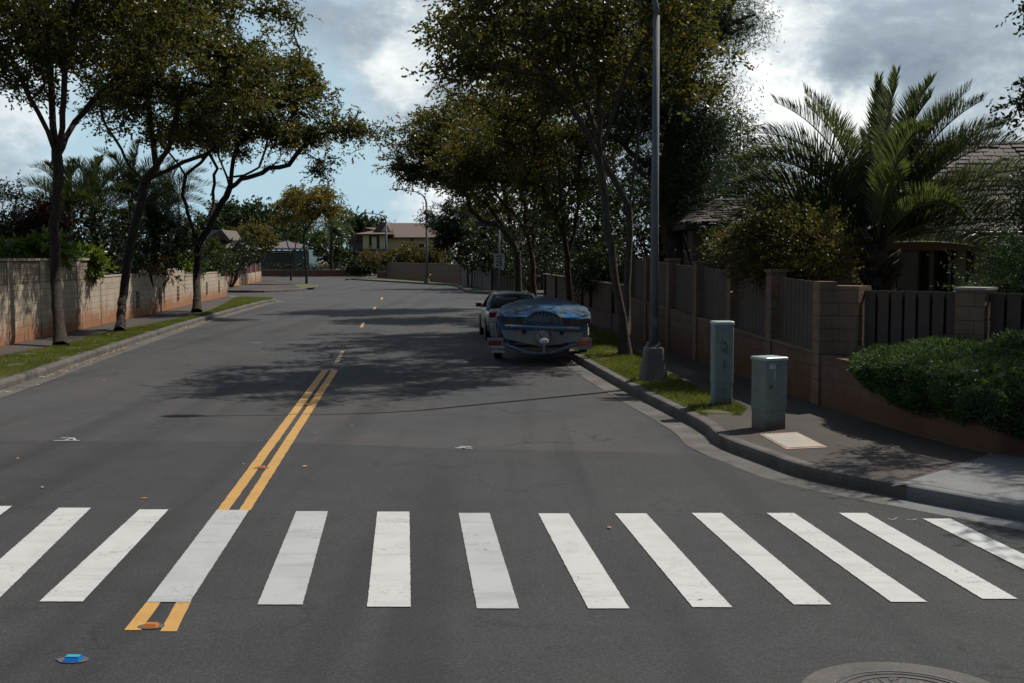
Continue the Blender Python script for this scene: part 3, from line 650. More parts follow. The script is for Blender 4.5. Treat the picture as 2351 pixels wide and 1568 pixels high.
# --- right: corner section facing the camera
nf0 = A(1915, 700, 18.45).to_2d(); nf1 = A(2351, 700, 16.5).to_2d(); dn = (nf1-nf0).normalized(); nf1b = nf0+dn*9
cf, LC = frame(nf0, nf1b, 'corner_fence', 'wide board fence between rough tan block pillars behind the spreading green hedge', 'fence', .15)
Z0, Z1 = .55, 1.80
MB().box(-.02, .49, -.16, .26, -.1, 1.865).build('pillar', 'pillar_block', cf)
pc = [at_u(nf0, nf1b, 2201)]; pc.append(pc[0]+3.0); pc.append(pc[0]+6.0)
for xa in pc: 
    p_ = MB().box(xa, xa+.42, -.16, .26, -.1, 1.84).build('pillar', 'pillar_block', cf)
    MB().box(xa-.02, xa+.44, -.18, .28, 1.84, 1.875).build('cap', 'slab_concrete', p_)
xs = [.49]+[x+.42 for x in pc]
for xa, xb in zip(xs, pc+[9]):
    if xb-xa < .3: continue
    n = max(2, round((xb-xa)/.225)); m_ = MB()
    for k in range(n):
        a = xa+(xb-xa)*k/n+.022; b_ = xa+(xb-xa)*(k+1)/n-.022; m_.box(a, b_, .0, .03, Z0, Z1+rr.uniform(-.004, .004))
    pn = m_.build('board_panel', 'grey_slat', cf)
    MB().box(xa, xb, .032, .07, Z0+.1, Z0+.2).build('rail', 'grey_slat', pn); MB().box(xa, xb, .032, .07, Z1-.09, Z1-.01).build('rail', 'grey_slat', pn)
    MB().box(xa+.02, xb-.02, .075, .1, Z0, Z1-.06).build('backing', 'dark_trim', pn)
MB().box(0, LC, -.1, .2, -.1, Z0-.01).build('footing', 'split_block', cf)
# --- right: planter retaining wall curving round the corner
rt = empty('retaining_wall', (0, 0, 0), 0, 'low curved brown block wall holding up the green hedge at the corner', 'wall')
n = len(ret); prof = [(0, .1), (0, .90), (.2, .90), (.2, .1)]
rings = [[(q.x, q.y, z) for q in offset(ret, d)] for d, z in prof]
m_ = MB(); v = [p for r_ in rings for p in r_]; f = [(i*n+k, i*n+k+1, (i+1)*n+k+1, (i+1)*n+k) for i in range(3) for k in range(n-1)]
m_.add(v, f); m_.build('wall_body', 'low_block', rt, fix=True)
rings = [[(q.x, q.y, z) for q in offset(ret, d)] for d, z in [(-.02, .902), (-.02, .945), (.22, .945), (.22, .902)]]
m_ = MB(); m_.add([p for r_ in rings for p in r_], f); m_.build('coping', 'split_block', rt, fix=True)
flat('planting_bed', [(p.x, p.y) for p in offset(ret, .2)]+[(16, 17)]+[((nf0+dn*9).x, (nf0+dn*9).y), (nf0.x, nf0.y)], .80, 'yard', kind=S)
# --- right: low reddish fence further along
rr0 = far_r+Vector((0, 0)); rr1 = wr0+Vector((-.0907, 1)).normalized()*.35
ro, LO = frame(rr0, rr1, 'board_fence', 'low reddish brown board fence with dark posts between the parked car and the slatted wall', 'fence', .15)
side = -1 if (Matrix.Rotation(ro.rotation_euler.z, 2) @ Vector((0, 1))).x > 0 else 1
y0, y1 = yb(-.15, 0); MB().box(0, LO, y0, y1, -.1, .5).build('base_wall', 'red_slat', ro)
za = lambda x: 1.50-.06*x/LO
m_ = MB(); x = 0; y0, y1 = yb(-.09, -.06)
while x < LO-.1:
    m_.box(x+.004, x+.19, y0, y1, .53, za(x)); x += .2
m_.build('boards', 'red_slat', ro)
for uu in (1249, 1274, 1333, 1352, 1402):
    xa = max(0, min(LO-.2, at_u(rr0, rr1, uu))); y0, y1 = yb(-.16, .02); MB().box(xa, xa+.22, y0, y1, -.1, za(xa)-.02).build('post', 'dark_trim', ro)
y0, y1 = yb(-.13, .02); MB().box(0, LO, y0, y1, .502, .528).build('rail', 'red_slat', ro)
y0, y1 = yb(-.14, .03); MB().hexa([(0, y0, za(0)), (LO, y0, za(LO)), (LO, y1, za(LO)), (0, y1, za(0)), (0, y0, za(0)+.035), (LO, y0, za(LO)+.035), (LO, y1, za(LO)+.035), (0, y1, za(0)+.035)]).build('cap', 'fence_board', ro)
# --- far right: walls beyond the side street
p0 = G(888, 638, .15).to_2d(); p1 = G(1057, 650.6, .15).to_2d()
bw, LB = frame(p0, p1, 'brick_wall', 'plain tan block wall behind the far lamp post, in front of the beige house', 'wall', .15)
MB().hexa([(0, 0, -.1), (LB, 0, -.1), (LB, .2, -.1), (0, .2, -.1), (0, 0, 1.68), (LB, 0, 1.62), (LB, .2, 1.62), (0, .2, 1.68)]).build('wall_body', 'far_block', bw)
MB().hexa([(-.03, -.03, 1.683), (LB, -.03, 1.623), (LB, .23, 1.623), (-.03, .23, 1.683), (-.03, -.03, 1.73), (LB, -.03, 1.67), (LB, .23, 1.67), (-.03, .23, 1.73)]).build('coping', 'far_block', bw)
p2 = G(867, 637.5, .15).to_2d()
pw, LP = frame(p2, p0, 'planter_wall', 'short low planter wall with a tan cap at the left end of the tan wall', 'wall', .15)
MB().box(0, LP-.03, -.1, 1.6, -.1, .6).build('wall_body', 'far_block', pw); MB().box(-.06, LP-.03, -.16, 1.66, .6, .7).build('cap', 'pier_tan', pw)
p3 = G(1058.5, 650.8, .15).to_2d(); p4 = G(1128, 666, .15).to_2d(); p5 = p4+Vector((14, 1.8))
wf, LW = frame(p3, p4, 'wood_fence', 'weathered grey brown board fence joining the tan wall to the sign corner', 'fence', .15)
def boards(par, Ln, h0, h1, w_=.2, mt='fence_board'):
    m_ = MB(); k = 0; x = 0; r_ = random.Random(int(Ln*10))
    while x < Ln-.05:
        hh = h0+(h1-h0)*x/Ln+r_.uniform(-.02, .02); m_.box(x+.005, min(x+w_, Ln)-.005, -.02, .02, -.1, hh); x += w_
    m_.build('boards', mt, par)
    MB().box(0, Ln, .022, .07, .4, .5).build('rail', mt, par); MB().box(0, Ln, .022, .07, h1-.4, h1-.3).build('rail', mt, par)
    x = 0
    while x < Ln: MB().box(x, x+.12, -.05, -.022, -.1, min(h0, h1)+.03).build('post', 'dark_trim', par); x += max(3., Ln/4)
boards(wf, LW, 1.62, 1.5)
wf2, LW2 = frame(p4, p5, 'wood_fence', 'brown board fence running right behind the speed limit sign and street trees', 'fence', .15)
boards(wf2, LW2, 1.5, 1.45)
# far end: low red wall under the clipped hedge
p6 = G(560, 632.5, .15).to_2d(); p7 = G(842, 632.5, .15).to_2d()
lr, LLr = frame(p6, p7, 'kerb_wall', 'long low red brown wall at the far end of the road under the clipped hedge', 'wall', .15)
MB().box(0, LLr, 0, .3, -.1, .62).build('wall_body', 'red_kerb_wall', lr); MB().box(0, LLr, -.03, .33, .62, .72).build('cap', 'pier_tan', lr)
# ------------------------------------------------------------------ plants
def leaf_quads(P, D, size, wid, rng, droop=.25, jit=.6, fold=0.):
    """leaf blades: base P, direction D, one 4-gon each"""
    N = len(P); D = D+rng.normal(0, jit, (N, 3)); D[:, 2] -= droop; D /= np.linalg.norm(D, axis=1, keepdims=True)+1e-9
    R = rng.normal(0, 1, (N, 3)); Sd = np.cross(D, R); Sd /= np.linalg.norm(Sd, axis=1, keepdims=True)+1e-9
    L = size*rng.uniform(.7, 1.25, (N, 1)); W = wid*rng.uniform(.75, 1.2, (N, 1))
    v = np.empty((N, 4, 3)); v[:, 0] = P; v[:, 1] = P+D*L*.45+Sd*W*.5; v[:, 2] = P+D*L; v[:, 3] = P+D*L*.5-Sd*W*.5
    return v
class Tree:
    def __init__(s, seed): s.P = []; s.par = []; s.rng = np.random.default_rng(seed); s.fix = []
    def limb(s, pts, start=-1, step=.35, wob=.035):
        idx = []; last = start
        pts = [Vector(p) for p in pts]
        if start >= 0: pts = [Vector(s.P[start])]+pts
        for i in range(len(pts)-1):
            n = max(1, int((pts[i+1]-pts[i]).length/step))
            for k in range(n+1 if i == 0 and start < 0 else n):
                t = k/n if (i == 0 and start < 0) else (k+1)/n
                p = pts[i].lerp(pts[i+1], t)
                if k: p = p+Vector(s.rng.normal(0, wob*(.35 if p.z < 3 else 1), 3))
                s.P.append(tuple(p)); s.par.append(last); last = len(s.P)-1; idx.append(last)
        return idx
    def near(s, p, lo=0):
        a = np.array(s.P); d = np.linalg.norm(a-np.array(p), axis=1); return int(np.argmin(d))
    def tips(s, T, minz=None, step=.4):
        T = np.array(T); a = np.array(s.P); n0 = len(a)
        d = np.array([np.min(np.linalg.norm(a-t, axis=1)) for t in T]); order = np.argsort(d)
        buf = np.zeros((len(a)+len(T)*14, 3)); buf[:n0] = a; n = n0; ok = np.ones(len(buf)); 
        if minz is not None: ok[:n0] = np.where(a[:, 2] < minz, 1e3, 1)
        s.tip = []
        for i in order:
            t = T[i]; dv = buf[:n]-t; dd = np.linalg.norm(dv, axis=1)+np.maximum(dv[:, 2], 0)*.8
            dd = dd*ok[:n]; j = int(np.argmin(dd)); p = buf[j].copy(); L = np.linalg.norm(t-p)
            k = min(13, max(1, int(L/step))); pj = s.par[j]
            dirp = (p-buf[pj]) if pj >= 0 else np.array([0, 0, 1.]); dirp /= np.linalg.norm(dirp)+1e-9
            last = j; c = p+dirp*L*.35+np.array([0, 0, L*.06])
            for q in range(1, k+1):
                u = q/k; pt = (1-u)**2*p+2*u*(1-u)*c+u*u*t
                if q < k: pt = pt+s.rng.normal(0, .03, 3)
                buf[n] = pt; s.P.append(tuple(pt)); s.par.append(last); last = n; n += 1
            s.tip.append(last)
        return s
    def mesh(s, r_tip=.010, r_max=.16, expo=2.3, flare=True, sides=7, thin=5):
        n = len(s.P); ch = [[] for _ in range(n)]; rad = np.zeros(n)
        for i, p in enumerate(s.par):
            if p >= 0: ch[p].append(i)
        acc = np.zeros(n)
        order = list(range(n))[::-1]
        for i in order:
            acc[i] = acc[i] if ch[i] else r_tip**expo
            if s.par[i] >= 0: acc[s.par[i]] += acc[i]
        rad = acc**(1/expo); rad *= r_max/max(rad[0], 1e-6); rad = np.maximum(rad, .006)
        m_ = MB(); starts = [i for i in range(n) if s.par[i] < 0]; stack = [(-1, i) for i in starts]
        while stack:
            p, i = stack.pop(); chain = [i]; 
            while ch[i]:
                c_ = sorted(ch[i], key=lambda k: -acc[k]); 
                for o in c_[1:]: stack.append((i, o))
                i = c_[0]; chain.append(i)
            pts = [s.P[k] for k in chain]; rr_ = [rad[k] for k in chain]
            if p >= 0: pts = [s.P[p]]+pts; rr_ = [min(rad[p]*.8, rr_[0]*1.15)]+rr_
            elif flare:
                rr_ = [r*(1+.5*math.exp(-k*1.1)) for k, r in enumerate(rr_)]
            if len(pts) > 1: m_.tube(pts, [float(x) for x in rr_], sides if rr_[0] > .03 else thin-1 if rr_[0] > .012 else 3, cap=False)
        return m_
def in_blobs(blobs, n, rng, hollow=.0, flatten=True):
    """points in a union of ellipsoids (centre, radii, weight)"""
    w_ = np.array([b_[1][0]*b_[1][1]*b_[1][2]*(b_[2] if len(b_) > 2 else 1) for b_ in blobs]); w_ = w_/w_.sum(); out = []; n0_ = n; n = int(n*1.9)
    for b_, k in zip(blobs, rng.multinomial(n, w_)):
        d = rng.normal(0, 1, (k, 3)); d /= np.linalg.norm(d, axis=1, keepdims=True)
        r = rng.uniform(hollow, 1, (k, 1))**(1/2.4); out.append(np.array(b_[0])+d*r*np.array(b_[1]))
    o_ = np.concatenate(out); f_ = np.sin(o_[:, 0]*1.9+2*np.sin(o_[:, 1]*.9))*np.sin(o_[:, 1]*1.7+1.3*np.sin(o_[:, 2]*1.3))+np.sin(o_[:, 2]*4.2+.8*np.sin(o_[:, 0]*1.3))*.55
    o_ = o_[np.argsort(-(f_+rng.normal(0, .33, len(o_))))][:n0_]; rng.shuffle(o_); return o_
def foliage(T, rng, twigs=7, leaves=7, tl=.48, size=.125, wid=.066, droop=.25, flat_=.55, clump=1., two=True):
    """sprays of leaves around the twig tips; returns quads"""
    T = np.asarray(T); n = len(T)
    d = rng.normal(0, 1, (n, twigs, 3)); d[:, :, 2] *= flat_; d /= np.linalg.norm(d, axis=2, keepdims=True)
    Lh = tl*rng.uniform(.5, 1.25, (n, twigs, 1)); u = np.linspace(.12, 1, leaves)
    start = T[:, None, :]+rng.normal(0, .12*clump*tl/.45, (n, twigs, 3))
    pos = start[:, :, None, :]+d[:, :, None, :]*(Lh[:, :, None, :]*u[None, None, :, None])
    pos[..., 2] -= .18*(u**2)*tl
    D = np.repeat(d[:, :, None, :], leaves, axis=2).reshape(-1, 3); Pn = pos.reshape(-1, 3)
    return leaf_quads(Pn, D, size, wid, rng, droop, .75)
def rnd_for(n, rng, per=56):
    k = n//per+1; b_ = np.repeat(rng.uniform(0, 1, k), per)[:n]
    return np.clip(.55*b_+.45*rng.uniform(0, 1, n), 0, 1)
def make_tree(name, label, cat, base_, limbs, blobs, seed, ntips=260, r=.16, mat='street_leaf', barkm='bark', group=None, leafk=None, minz=None, parts=('trunk', 'crown'), tip_kw=None, extra_mask=None, step=.4):
    t = Tree(seed); ids = []; ntips = int(ntips*1.12); r *= .8; blobs = [(b_[0], tuple(x*1.12 for x in b_[1]), b_[2] if len(b_) > 2 else 1) for b_ in blobs]
    for L_ in limbs:
        st = L_[0]
        if st is None: ids.append(t.limb(L_[1]))
        else: ids.append(t.limb(L_[1], start=t.near(st)))
    T = in_blobs(blobs, ntips, t.rng)
    if extra_mask is not None: T = T[extra_mask(T)]
    t.tips(T, minz, step)
    root = empty(name, base_, 0, label, cat, group); off = np.array(base_)
    t.P = [tuple(np.array(p)-off) for p in t.P]
    t.mesh(r_max=r, **(tip_kw or {})).build(parts[0], barkm, root, smooth=True)
    Tp = np.array([t.P[i] for i in t.tip]); kw = dict(twigs=7, leaves=7); kw.update(leafk or {})
    # a few more sprays part-way along the twigs
    mid = np.array([t.P[t.par[i]] for i in t.tip if t.par[i] >= 0]); Tp = np.concatenate([Tp, mid])
    q = foliage(Tp, t.rng, **kw)
    npmesh(parts[1], q, 4, mat, root, rnd_for(len(q), t.rng, kw['twigs']*kw['leaves']))
    return root
def bl(u, v, Y, ru, rv, ry=None, w_=1.):
    """ellipsoid whose bearing/height/size are given by what they subtend at distance Y"""
    c = A(u, v, Y); s_ = Y/F; return (tuple(c), (ru*s_, ry if ry else (ru*s_*.9), rv*s_), w_)
TG = 'street trees along the verges'
# left row
def xyz(u, v, Y): return tuple(A(u, v, Y))
b1 = G(140, 796, .15)
make_tree('street_tree', 'nearest tree of the left row, its trunk against the tall grey wall', 'tree', tuple(b1),
  [(None, [tuple(b1), xyz(128, 640, 32), xyz(130, 480, 32), xyz(133, 360, 32)]),
   (xyz(133, 360, 32), [xyz(108, 300, 31.6), xyz(70, 220, 31.2), xyz(20, 130, 30.5), xyz(-40, 60, 30)]),
   (xyz(133, 360, 32), [xyz(122, 290, 32.2), xyz(118, 200, 32.5), xyz(110, 60, 33)]),
   (xyz(133, 360, 32), [xyz(142, 290, 31.8), xyz(145, 200, 31.4), xyz(160, 60, 31), xyz(200, -60, 30)]),
   (xyz(133, 360, 32), [xyz(155, 320, 32.6), xyz(172, 280, 33), xyz(215, 235, 33.6), xyz(290, 150, 34.6), xyz(360, 40, 35.5)]),
   (xyz(122, 290, 32.2), [xyz(95, 150, 34), xyz(60, 40, 36)])],
  [bl(150, 60, 32, 230, 150, 2.6), bl(20, 20, 31, 180, 130, 2.2), bl(330, 30, 34, 170, 140, 2.4), bl(160, -110, 32, 340, 150, 3.2, .7), bl(60, 160, 31, 45, 40, .6), bl(190, 240, 33, 40, 35, .6), bl(120, 190, 32.5, 90, 40, 1.0, .8), bl(260, 110, 33.5, 120, 90, 1.8), bl(40, 70, 31.5, 110, 80, 1.6)],
  11, 430, .185, minz=5.0, group=TG)
b2 = G(275, 763, .15)
make_tree('street_tree', 'second tree of the left row, forked low in front of the palms', 'tree', tuple(b2),
  [(None, [tuple(b2), xyz(282, 680, 38), xyz(300, 560, 38), xyz(322, 470, 38), xyz(335, 415, 38)]),
   (xyz(335, 415, 38), [xyz(300, 385, 38.3), xyz(262, 320, 38.6), xyz(240, 280, 38.8), xyz(215, 210, 39)]),
   (xyz(335, 415, 38), [xyz(355, 385, 37.6), xyz(385, 345, 37.2), xyz(400, 280, 37), xyz(430, 180, 36.6)]),
   (xyz(335, 415, 38), [xyz(365, 400, 38.4), xyz(420, 375, 38.8), xyz(470, 352, 39.2), xyz(530, 320, 39.6), xyz(620, 260, 40)]),
   (xyz(355, 385, 37.6), [xyz(350, 330, 38), xyz(340, 250, 38.5), xyz(330, 120, 39)])],
  [bl(350, 250, 38, 120, 90, 2.2), bl(250, 230, 38.5, 60, 60, 1.2), bl(460, 150, 38, 170, 150, 2.8), bl(560, 60, 39, 110, 80, 2), bl(480, 300, 38.6, 110, 45, 1.6), bl(330, 90, 38.5, 140, 120, 2.4), bl(610, 180, 39.5, 90, 60, 1.8), bl(450, -60, 38.5, 190, 100, 2.6, .6), bl(630, 90, 39, 35, 15, .8), bl(600, 20, 39, 60, 45, 1.4), bl(655, 74, 39, 26, 9, .6, 1.5), bl(640, 25, 39, 28, 16, .7), bl(700, 150, 39.5, 40, 14, .8), bl(650, 130, 39.5, 40, 14, .8), bl(260, 170, 38, 90, 80, 1.8), bl(380, 40, 38, 130, 90, 2.2)],
  12, 430, .175, minz=5.0, group=TG, leafk=dict(size=.13, wid=.068))
b3 = G(452, 717, .15)
make_tree('street_tree', 'third tree of the left row with long curved limbs reaching over the road', 'tree', tuple(b3),
  [(None, [tuple(b3), xyz(452, 640, 51), xyz(455, 560, 51)]),
   (xyz(455, 560, 51), [xyz(436, 510, 50.8), xyz(420, 450, 50.6), xyz(424, 400, 50.5)]),
   (xyz(424, 400, 50.5), [xyz(408, 375, 50.3), xyz(380, 340, 50), xyz(340, 300, 50)]),
   (xyz(424, 400, 50.5), [xyz(460, 372, 50.7), xyz(490, 340, 51), xyz(520, 280, 51)]),
   (xyz(455, 560, 51), [xyz(480, 520, 51.2), xyz(520, 450, 51.5), xyz(528, 430, 51.6)]),
   (xyz(480, 520, 51.2), [xyz(490, 440, 52), xyz(498, 385, 52.3), xyz(480, 350, 52.5), xyz(450, 290, 52.5)]),
   (xyz(528, 430, 51.6), [xyz(515, 385, 51.7), xyz(500, 355, 51.8), xyz(510, 290, 52)]),
   (xyz(528, 430, 51.6), [xyz(535, 370, 51.4), xyz(545, 330, 51.2), xyz(560, 260, 51)]),
   (xyz(528, 430, 51.6), [xyz(570, 408, 51), xyz(620, 390, 50.5), xyz(662, 378, 50.2), xyz(680, 355, 50), xyz(720, 310, 49.8), xyz(790, 300, 49.5)]),
   (xyz(520, 408, 51.6), [xyz(560, 403, 51.6), xyz(595, 385, 51.8), xyz(610, 340, 52)])],
  [bl(560, 270, 51, 160, 80, 3), bl(690, 240, 50.5, 80, 70, 2), bl(770, 320, 49.5, 70, 45, 1.4), bl(830, 290, 49.5, 55, 18, 1), bl(740, 390, 49.5, 32, 42, .9), bl(785, 380, 49.5, 20, 25, .6), bl(600, 160, 51, 130, 60, 2.6), bl(690, 180, 51, 55, 40, 1.3), bl(430, 260, 51, 80, 80, 2.4), bl(640, 330, 50.5, 90, 30, 1.8), bl(470, 330, 51, 70, 20, 1.2, .7), bl(770, 250, 50, 40, 30, .8), bl(650, 130, 51, 30, 12, .8), bl(720, 200, 50.5, 40, 14, 1), bl(560, 200, 51, 120, 60, 2.4), bl(700, 300, 50, 80, 45, 1.8), bl(850, 350, 49.5, 30, 12, .8), bl(862, 292, 49.3, 24, 7, .5, 2), bl(735, 195, 50.4, 26, 10, .6, 1.5), bl(710, 165, 50.4, 30, 10, .6), bl(800, 270, 49.8, 40, 16, .9), bl(770, 410, 49.5, 22, 28, .6)],
  13, 480, .21, minz=4.8, group=TG, leafk=dict(size=.14, wid=.072, leaves=7), step=.5)
# right row
a0 = G(1436, 817, .15)
make_tree('street_tree', 'nearest tree of the right row with two leaning trunks behind the lamp post', 'tree', tuple(a0),
  [(None, [tuple(a0), xyz(1428, 730, 27.4), xyz(1412, 640, 27.4), xyz(1398, 530, 27.4), xyz(1384, 440, 27.4), xyz(1378, 366, 27.3)]),
   (xyz(1378, 366, 27.3), [xyz(1345, 300, 27), xyz(1300, 230, 26.6), xyz(1263, 181, 26.2), xyz(1200, 120, 25.8), xyz(1110, 70, 25.4)]),
   (xyz(1378, 366, 27.3), [xyz(1375, 280, 27.4), xyz(1374, 193, 27.6), xyz(1380, 60, 28)]),
   (xyz(1378, 366, 27.3), [xyz(1395, 300, 27.1), xyz(1417, 231, 26.8), xyz(1450, 130, 26.4), xyz(1520, 40, 26)]),
   ((a0.x+.05, a0.y, a0.z+.5), [xyz(1441, 760, 27.8), xyz(1440, 660, 28), xyz(1446, 540, 28.2), xyz(1444, 470, 28.2)]),
   (xyz(1444, 470, 28.2), [xyz(1415, 420, 28), xyz(1386, 374, 28), xyz(1350, 250, 28.6), xyz(1300, 120, 29)]),
   (xyz(1444, 470, 28.2), [xyz(1462, 380, 28.4), xyz(1471, 270, 28.6), xyz(1520, 170, 29), xyz(1600, 120, 29.2)]),
   (xyz(1300, 230, 26.6), [xyz(1240, 170, 26), xyz(1150, 160, 25.6), xyz(1080, 150, 25.2)])],
  [bl(1230, 60, 26.5, 190, 110, 2.6), bl(1080, 110, 25.6, 85, 55, 1.2), bl(1030, 165, 25.4, 50, 18, .7), bl(1080, 20, 25.6, 80, 35, 1.1), bl(1150, 190, 26, 110, 40, 1.2), bl(1560, 110, 28, 110, 70, 2), bl(1640, 140, 28.5, 50, 30, .9), bl(1600, 220, 28.5, 60, 50, 1.2), bl(1430, 20, 27.5, 200, 110, 2.6), bl(1400, -120, 27, 330, 120, 3, .9), bl(1250, 230, 27, 90, 40, 1.4), bl(1640, 195, 28.8, 35, 25, .6), bl(1390, 160, 28.5, 110, 60, 1.8, .7), bl(1300, 130, 31, 170, 60, 2.4), bl(1500, 60, 32, 170, 90, 2.6), bl(1200, 60, 30, 150, 60, 2.2), bl(1100, 60, 28, 120, 50, 2)],
  21, 440, .15, minz=4.4, group=TG, barkm='smooth_bark')
a1 = Vector((1.95, 38.4, .15))
make_tree('street_tree', 'slim tree of the right row rising from behind the covered boat', 'tree', tuple(a1),
  [(None, [tuple(a1), xyz(1308, 700, 38.4), xyz(1302, 600, 38.4), xyz(1296, 540, 38.4)]),
   (xyz(1296, 540, 38.4), [xyz(1280, 500, 38), xyz(1255, 450, 37.6), xyz(1230, 380, 37)]),
   (xyz(1302, 600, 38.4), [xyz(1315, 540, 38.8), xyz(1325, 470, 39), xyz(1330, 380, 39.3), xyz(1340, 280, 39.5)]),
   (xyz(1296, 540, 38.4), [xyz(1290, 470, 39), xyz(1285, 380, 39.6), xyz(1270, 300, 40)])],
  [bl(1270, 360, 38.5, 110, 110, 2.6), bl(1350, 300, 39, 80, 100, 2), bl(1200, 300, 38.5, 80, 70, 2), bl(1240, 480, 38.5, 60, 30, 1.2, .7), bl(1180, 230, 38, 130, 50, 2.6), bl(1380, 220, 40, 130, 70, 2.8), bl(1100, 270, 40, 80, 40, 2), bl(1190, 190, 35.5, 160, 70, 2.2, 1.3)],
  22, 320, .13, minz=4.0, group=TG, mat='street_leaf')
a2 = Vector((.95, 48.6, .15))
make_tree('street_tree', 'slim reddish trunk of the right row close behind the silver car', 'tree', tuple(a2),
  [(None, [tuple(a2), xyz(1226, 680, 48.6), xyz(1222, 600, 48.6), xyz(1212, 540, 48.6)]),
   (xyz(1212, 540, 48.6), [xyz(1190, 500, 48.2), xyz(1150, 460, 47.8), xyz(1110, 400, 47.4)]),
   (xyz(1222, 600, 48.6), [xyz(1225, 520, 49), xyz(1230, 430, 49.4), xyz(1240, 330, 49.8)]),
   (xyz(1212, 540, 48.6), [xyz(1200, 450, 49), xyz(1180, 370, 49), xyz(1160, 290, 49)])],
  [bl(1170, 340, 48.6, 130, 90, 3), bl(1100, 390, 48, 110, 60, 2), bl(1250, 330, 49, 90, 80, 2.4), bl(1120, 270, 48.6, 70, 50, 1.8)],
  23, 330, .14, minz=4.6, group=TG, barkm='bark_red', leafk=dict(size=.135, wid=.07))
a3 = Vector((.35, 57.5, .15))
make_tree('street_tree', 'wide dark tree of the right row with a low limb curving out over the road', 'tree', tuple(a3),
  [(None, [tuple(a3), xyz(1190, 660, 57.5), xyz(1188, 580, 57.5)]),
   (xyz(1188, 580, 57.5), [xyz(1165, 535, 57), xyz(1140, 518, 56.4), xyz(1105, 505, 55.8), xyz(1082, 480, 55.4), xyz(1070, 453, 55), xyz(1040, 400, 54.5), xyz(980, 350, 54)]),
   (xyz(1165, 535, 57), [xyz(1130, 480, 56.4), xyz(1095, 450, 56), xyz(1060, 390, 55.6)]),
   (xyz(1188, 580, 57.5), [xyz(1170, 500, 57.8), xyz(1150, 400, 58), xyz(1120, 300, 58)]),
   (xyz(1188, 580, 57.5), [xyz(1195, 500, 58), xyz(1200, 400, 58.4), xyz(1210, 300, 59)])],
  [bl(1060, 330, 56, 140, 90, 3.4), bl(960, 350, 55, 85, 70, 2.4), bl(920, 300, 54.6, 40, 18, 1), bl(905, 350, 54.6, 30, 25, .9), bl(950, 400, 55, 30, 22, .8), bl(1015, 395, 55.4, 80, 42, 2), bl(1150, 400, 57, 100, 80, 3), bl(1140, 290, 57, 110, 60, 3), bl(1010, 280, 56, 60, 30, 1.4), bl(1110, 462, 56, 40, 18, 1.4, .6), bl(1040, 240, 56.5, 30, 20, .8, .6)],
  24, 520, .22, minz=4.6, group=TG, leafk=dict(size=.15, wid=.08, leaves=7, tl=.55), step=.5)
# young trees beyond the side streets
def slim(u, v, Yb, fork, blobs, seed, label, r=.10, mat='olive_leaf', nt=150, size=.14, name='street_tree', grp=TG, z0=None, kw=None):
    p = G(u, v, .15) if z0 is None else Vector((A(u, 590, Yb).x, Yb, z0)); limbs = [(None, [tuple(p)]+[xyz(a, b_, p.y) for a, b_ in fork[0]])]
    for br in fork[1:]: limbs.append((xyz(br[0][0], br[0][1], p.y), [xyz(a, b_, p.y+dy) for (a, b_), dy in zip(br[1:], (.3, .8, 1.2, 1.5))]))
    lk = dict(size=size, wid=size*.55, twigs=6, leaves=6, tl=.6); lk.update(kw or {})
    return make_tree(name, label, 'tree', tuple(p), limbs, [bl(a, b_, p.y, c, d, None, w_) for a, b_, c, d, w_ in blobs], seed, nt, r, mat, 'bark', grp, lk, tip_kw=dict(sides=6), step=.6)
slim(668, 644, 0, [[(669, 610), (666, 580)], [(666, 580), (655, 540), (645, 510), (650, 480)], [(668, 600), (680, 560), (684, 520), (690, 480)]], [(655, 490, 28, 34, 1), (690, 470, 40, 35, 1), (640, 470, 14, 16, .7)], 31, 'left one of the two trees on the far left street corner', nt=80, size=.2, mat='gold_leaf')
slim(704, 651, 0, [[(702, 610), (698, 560), (699, 530)], [(699, 530), (690, 500), (685, 460)], [(699, 530), (725, 500), (755, 475)], [(699, 530), (703, 490), (715, 450)]], [(715, 465, 60, 38, 1), (765, 480, 28, 25, .8), (700, 440, 40, 16, .8), (770, 450, 22, 14, .6)], 32, 'right one of the two trees on the far left street corner, with the taller crown', r=.12, nt=120, size=.2, mat='gold_leaf')
slim(1075, 658, 0, [[(1074, 620), (1070, 590)], [(1070, 590), (1060, 560), (1050, 530)], [(1070, 590), (1080, 550), (1085, 520)]], [(1040, 510, 55, 45, 1), (1080, 540, 45, 40, 1), (1000, 495, 35, 22, .8), (1010, 540, 25, 30, .7)], 33, 'slender tree on the far right corner beyond the side street', r=.07, mat='dark_leaf', nt=230, size=.17)
slim(1083, 660, 0, [[(1084, 620), (1092, 590)], [(1092, 590), (1105, 560), (1110, 530)], [(1092, 590), (1085, 560), (1090, 530)]], [(1110, 520, 40, 40, 1), (1125, 570, 30, 30, .8)], 34, 'twin slender tree beside the far right corner tree', r=.07, mat='green_leaf', nt=150, size=.17)
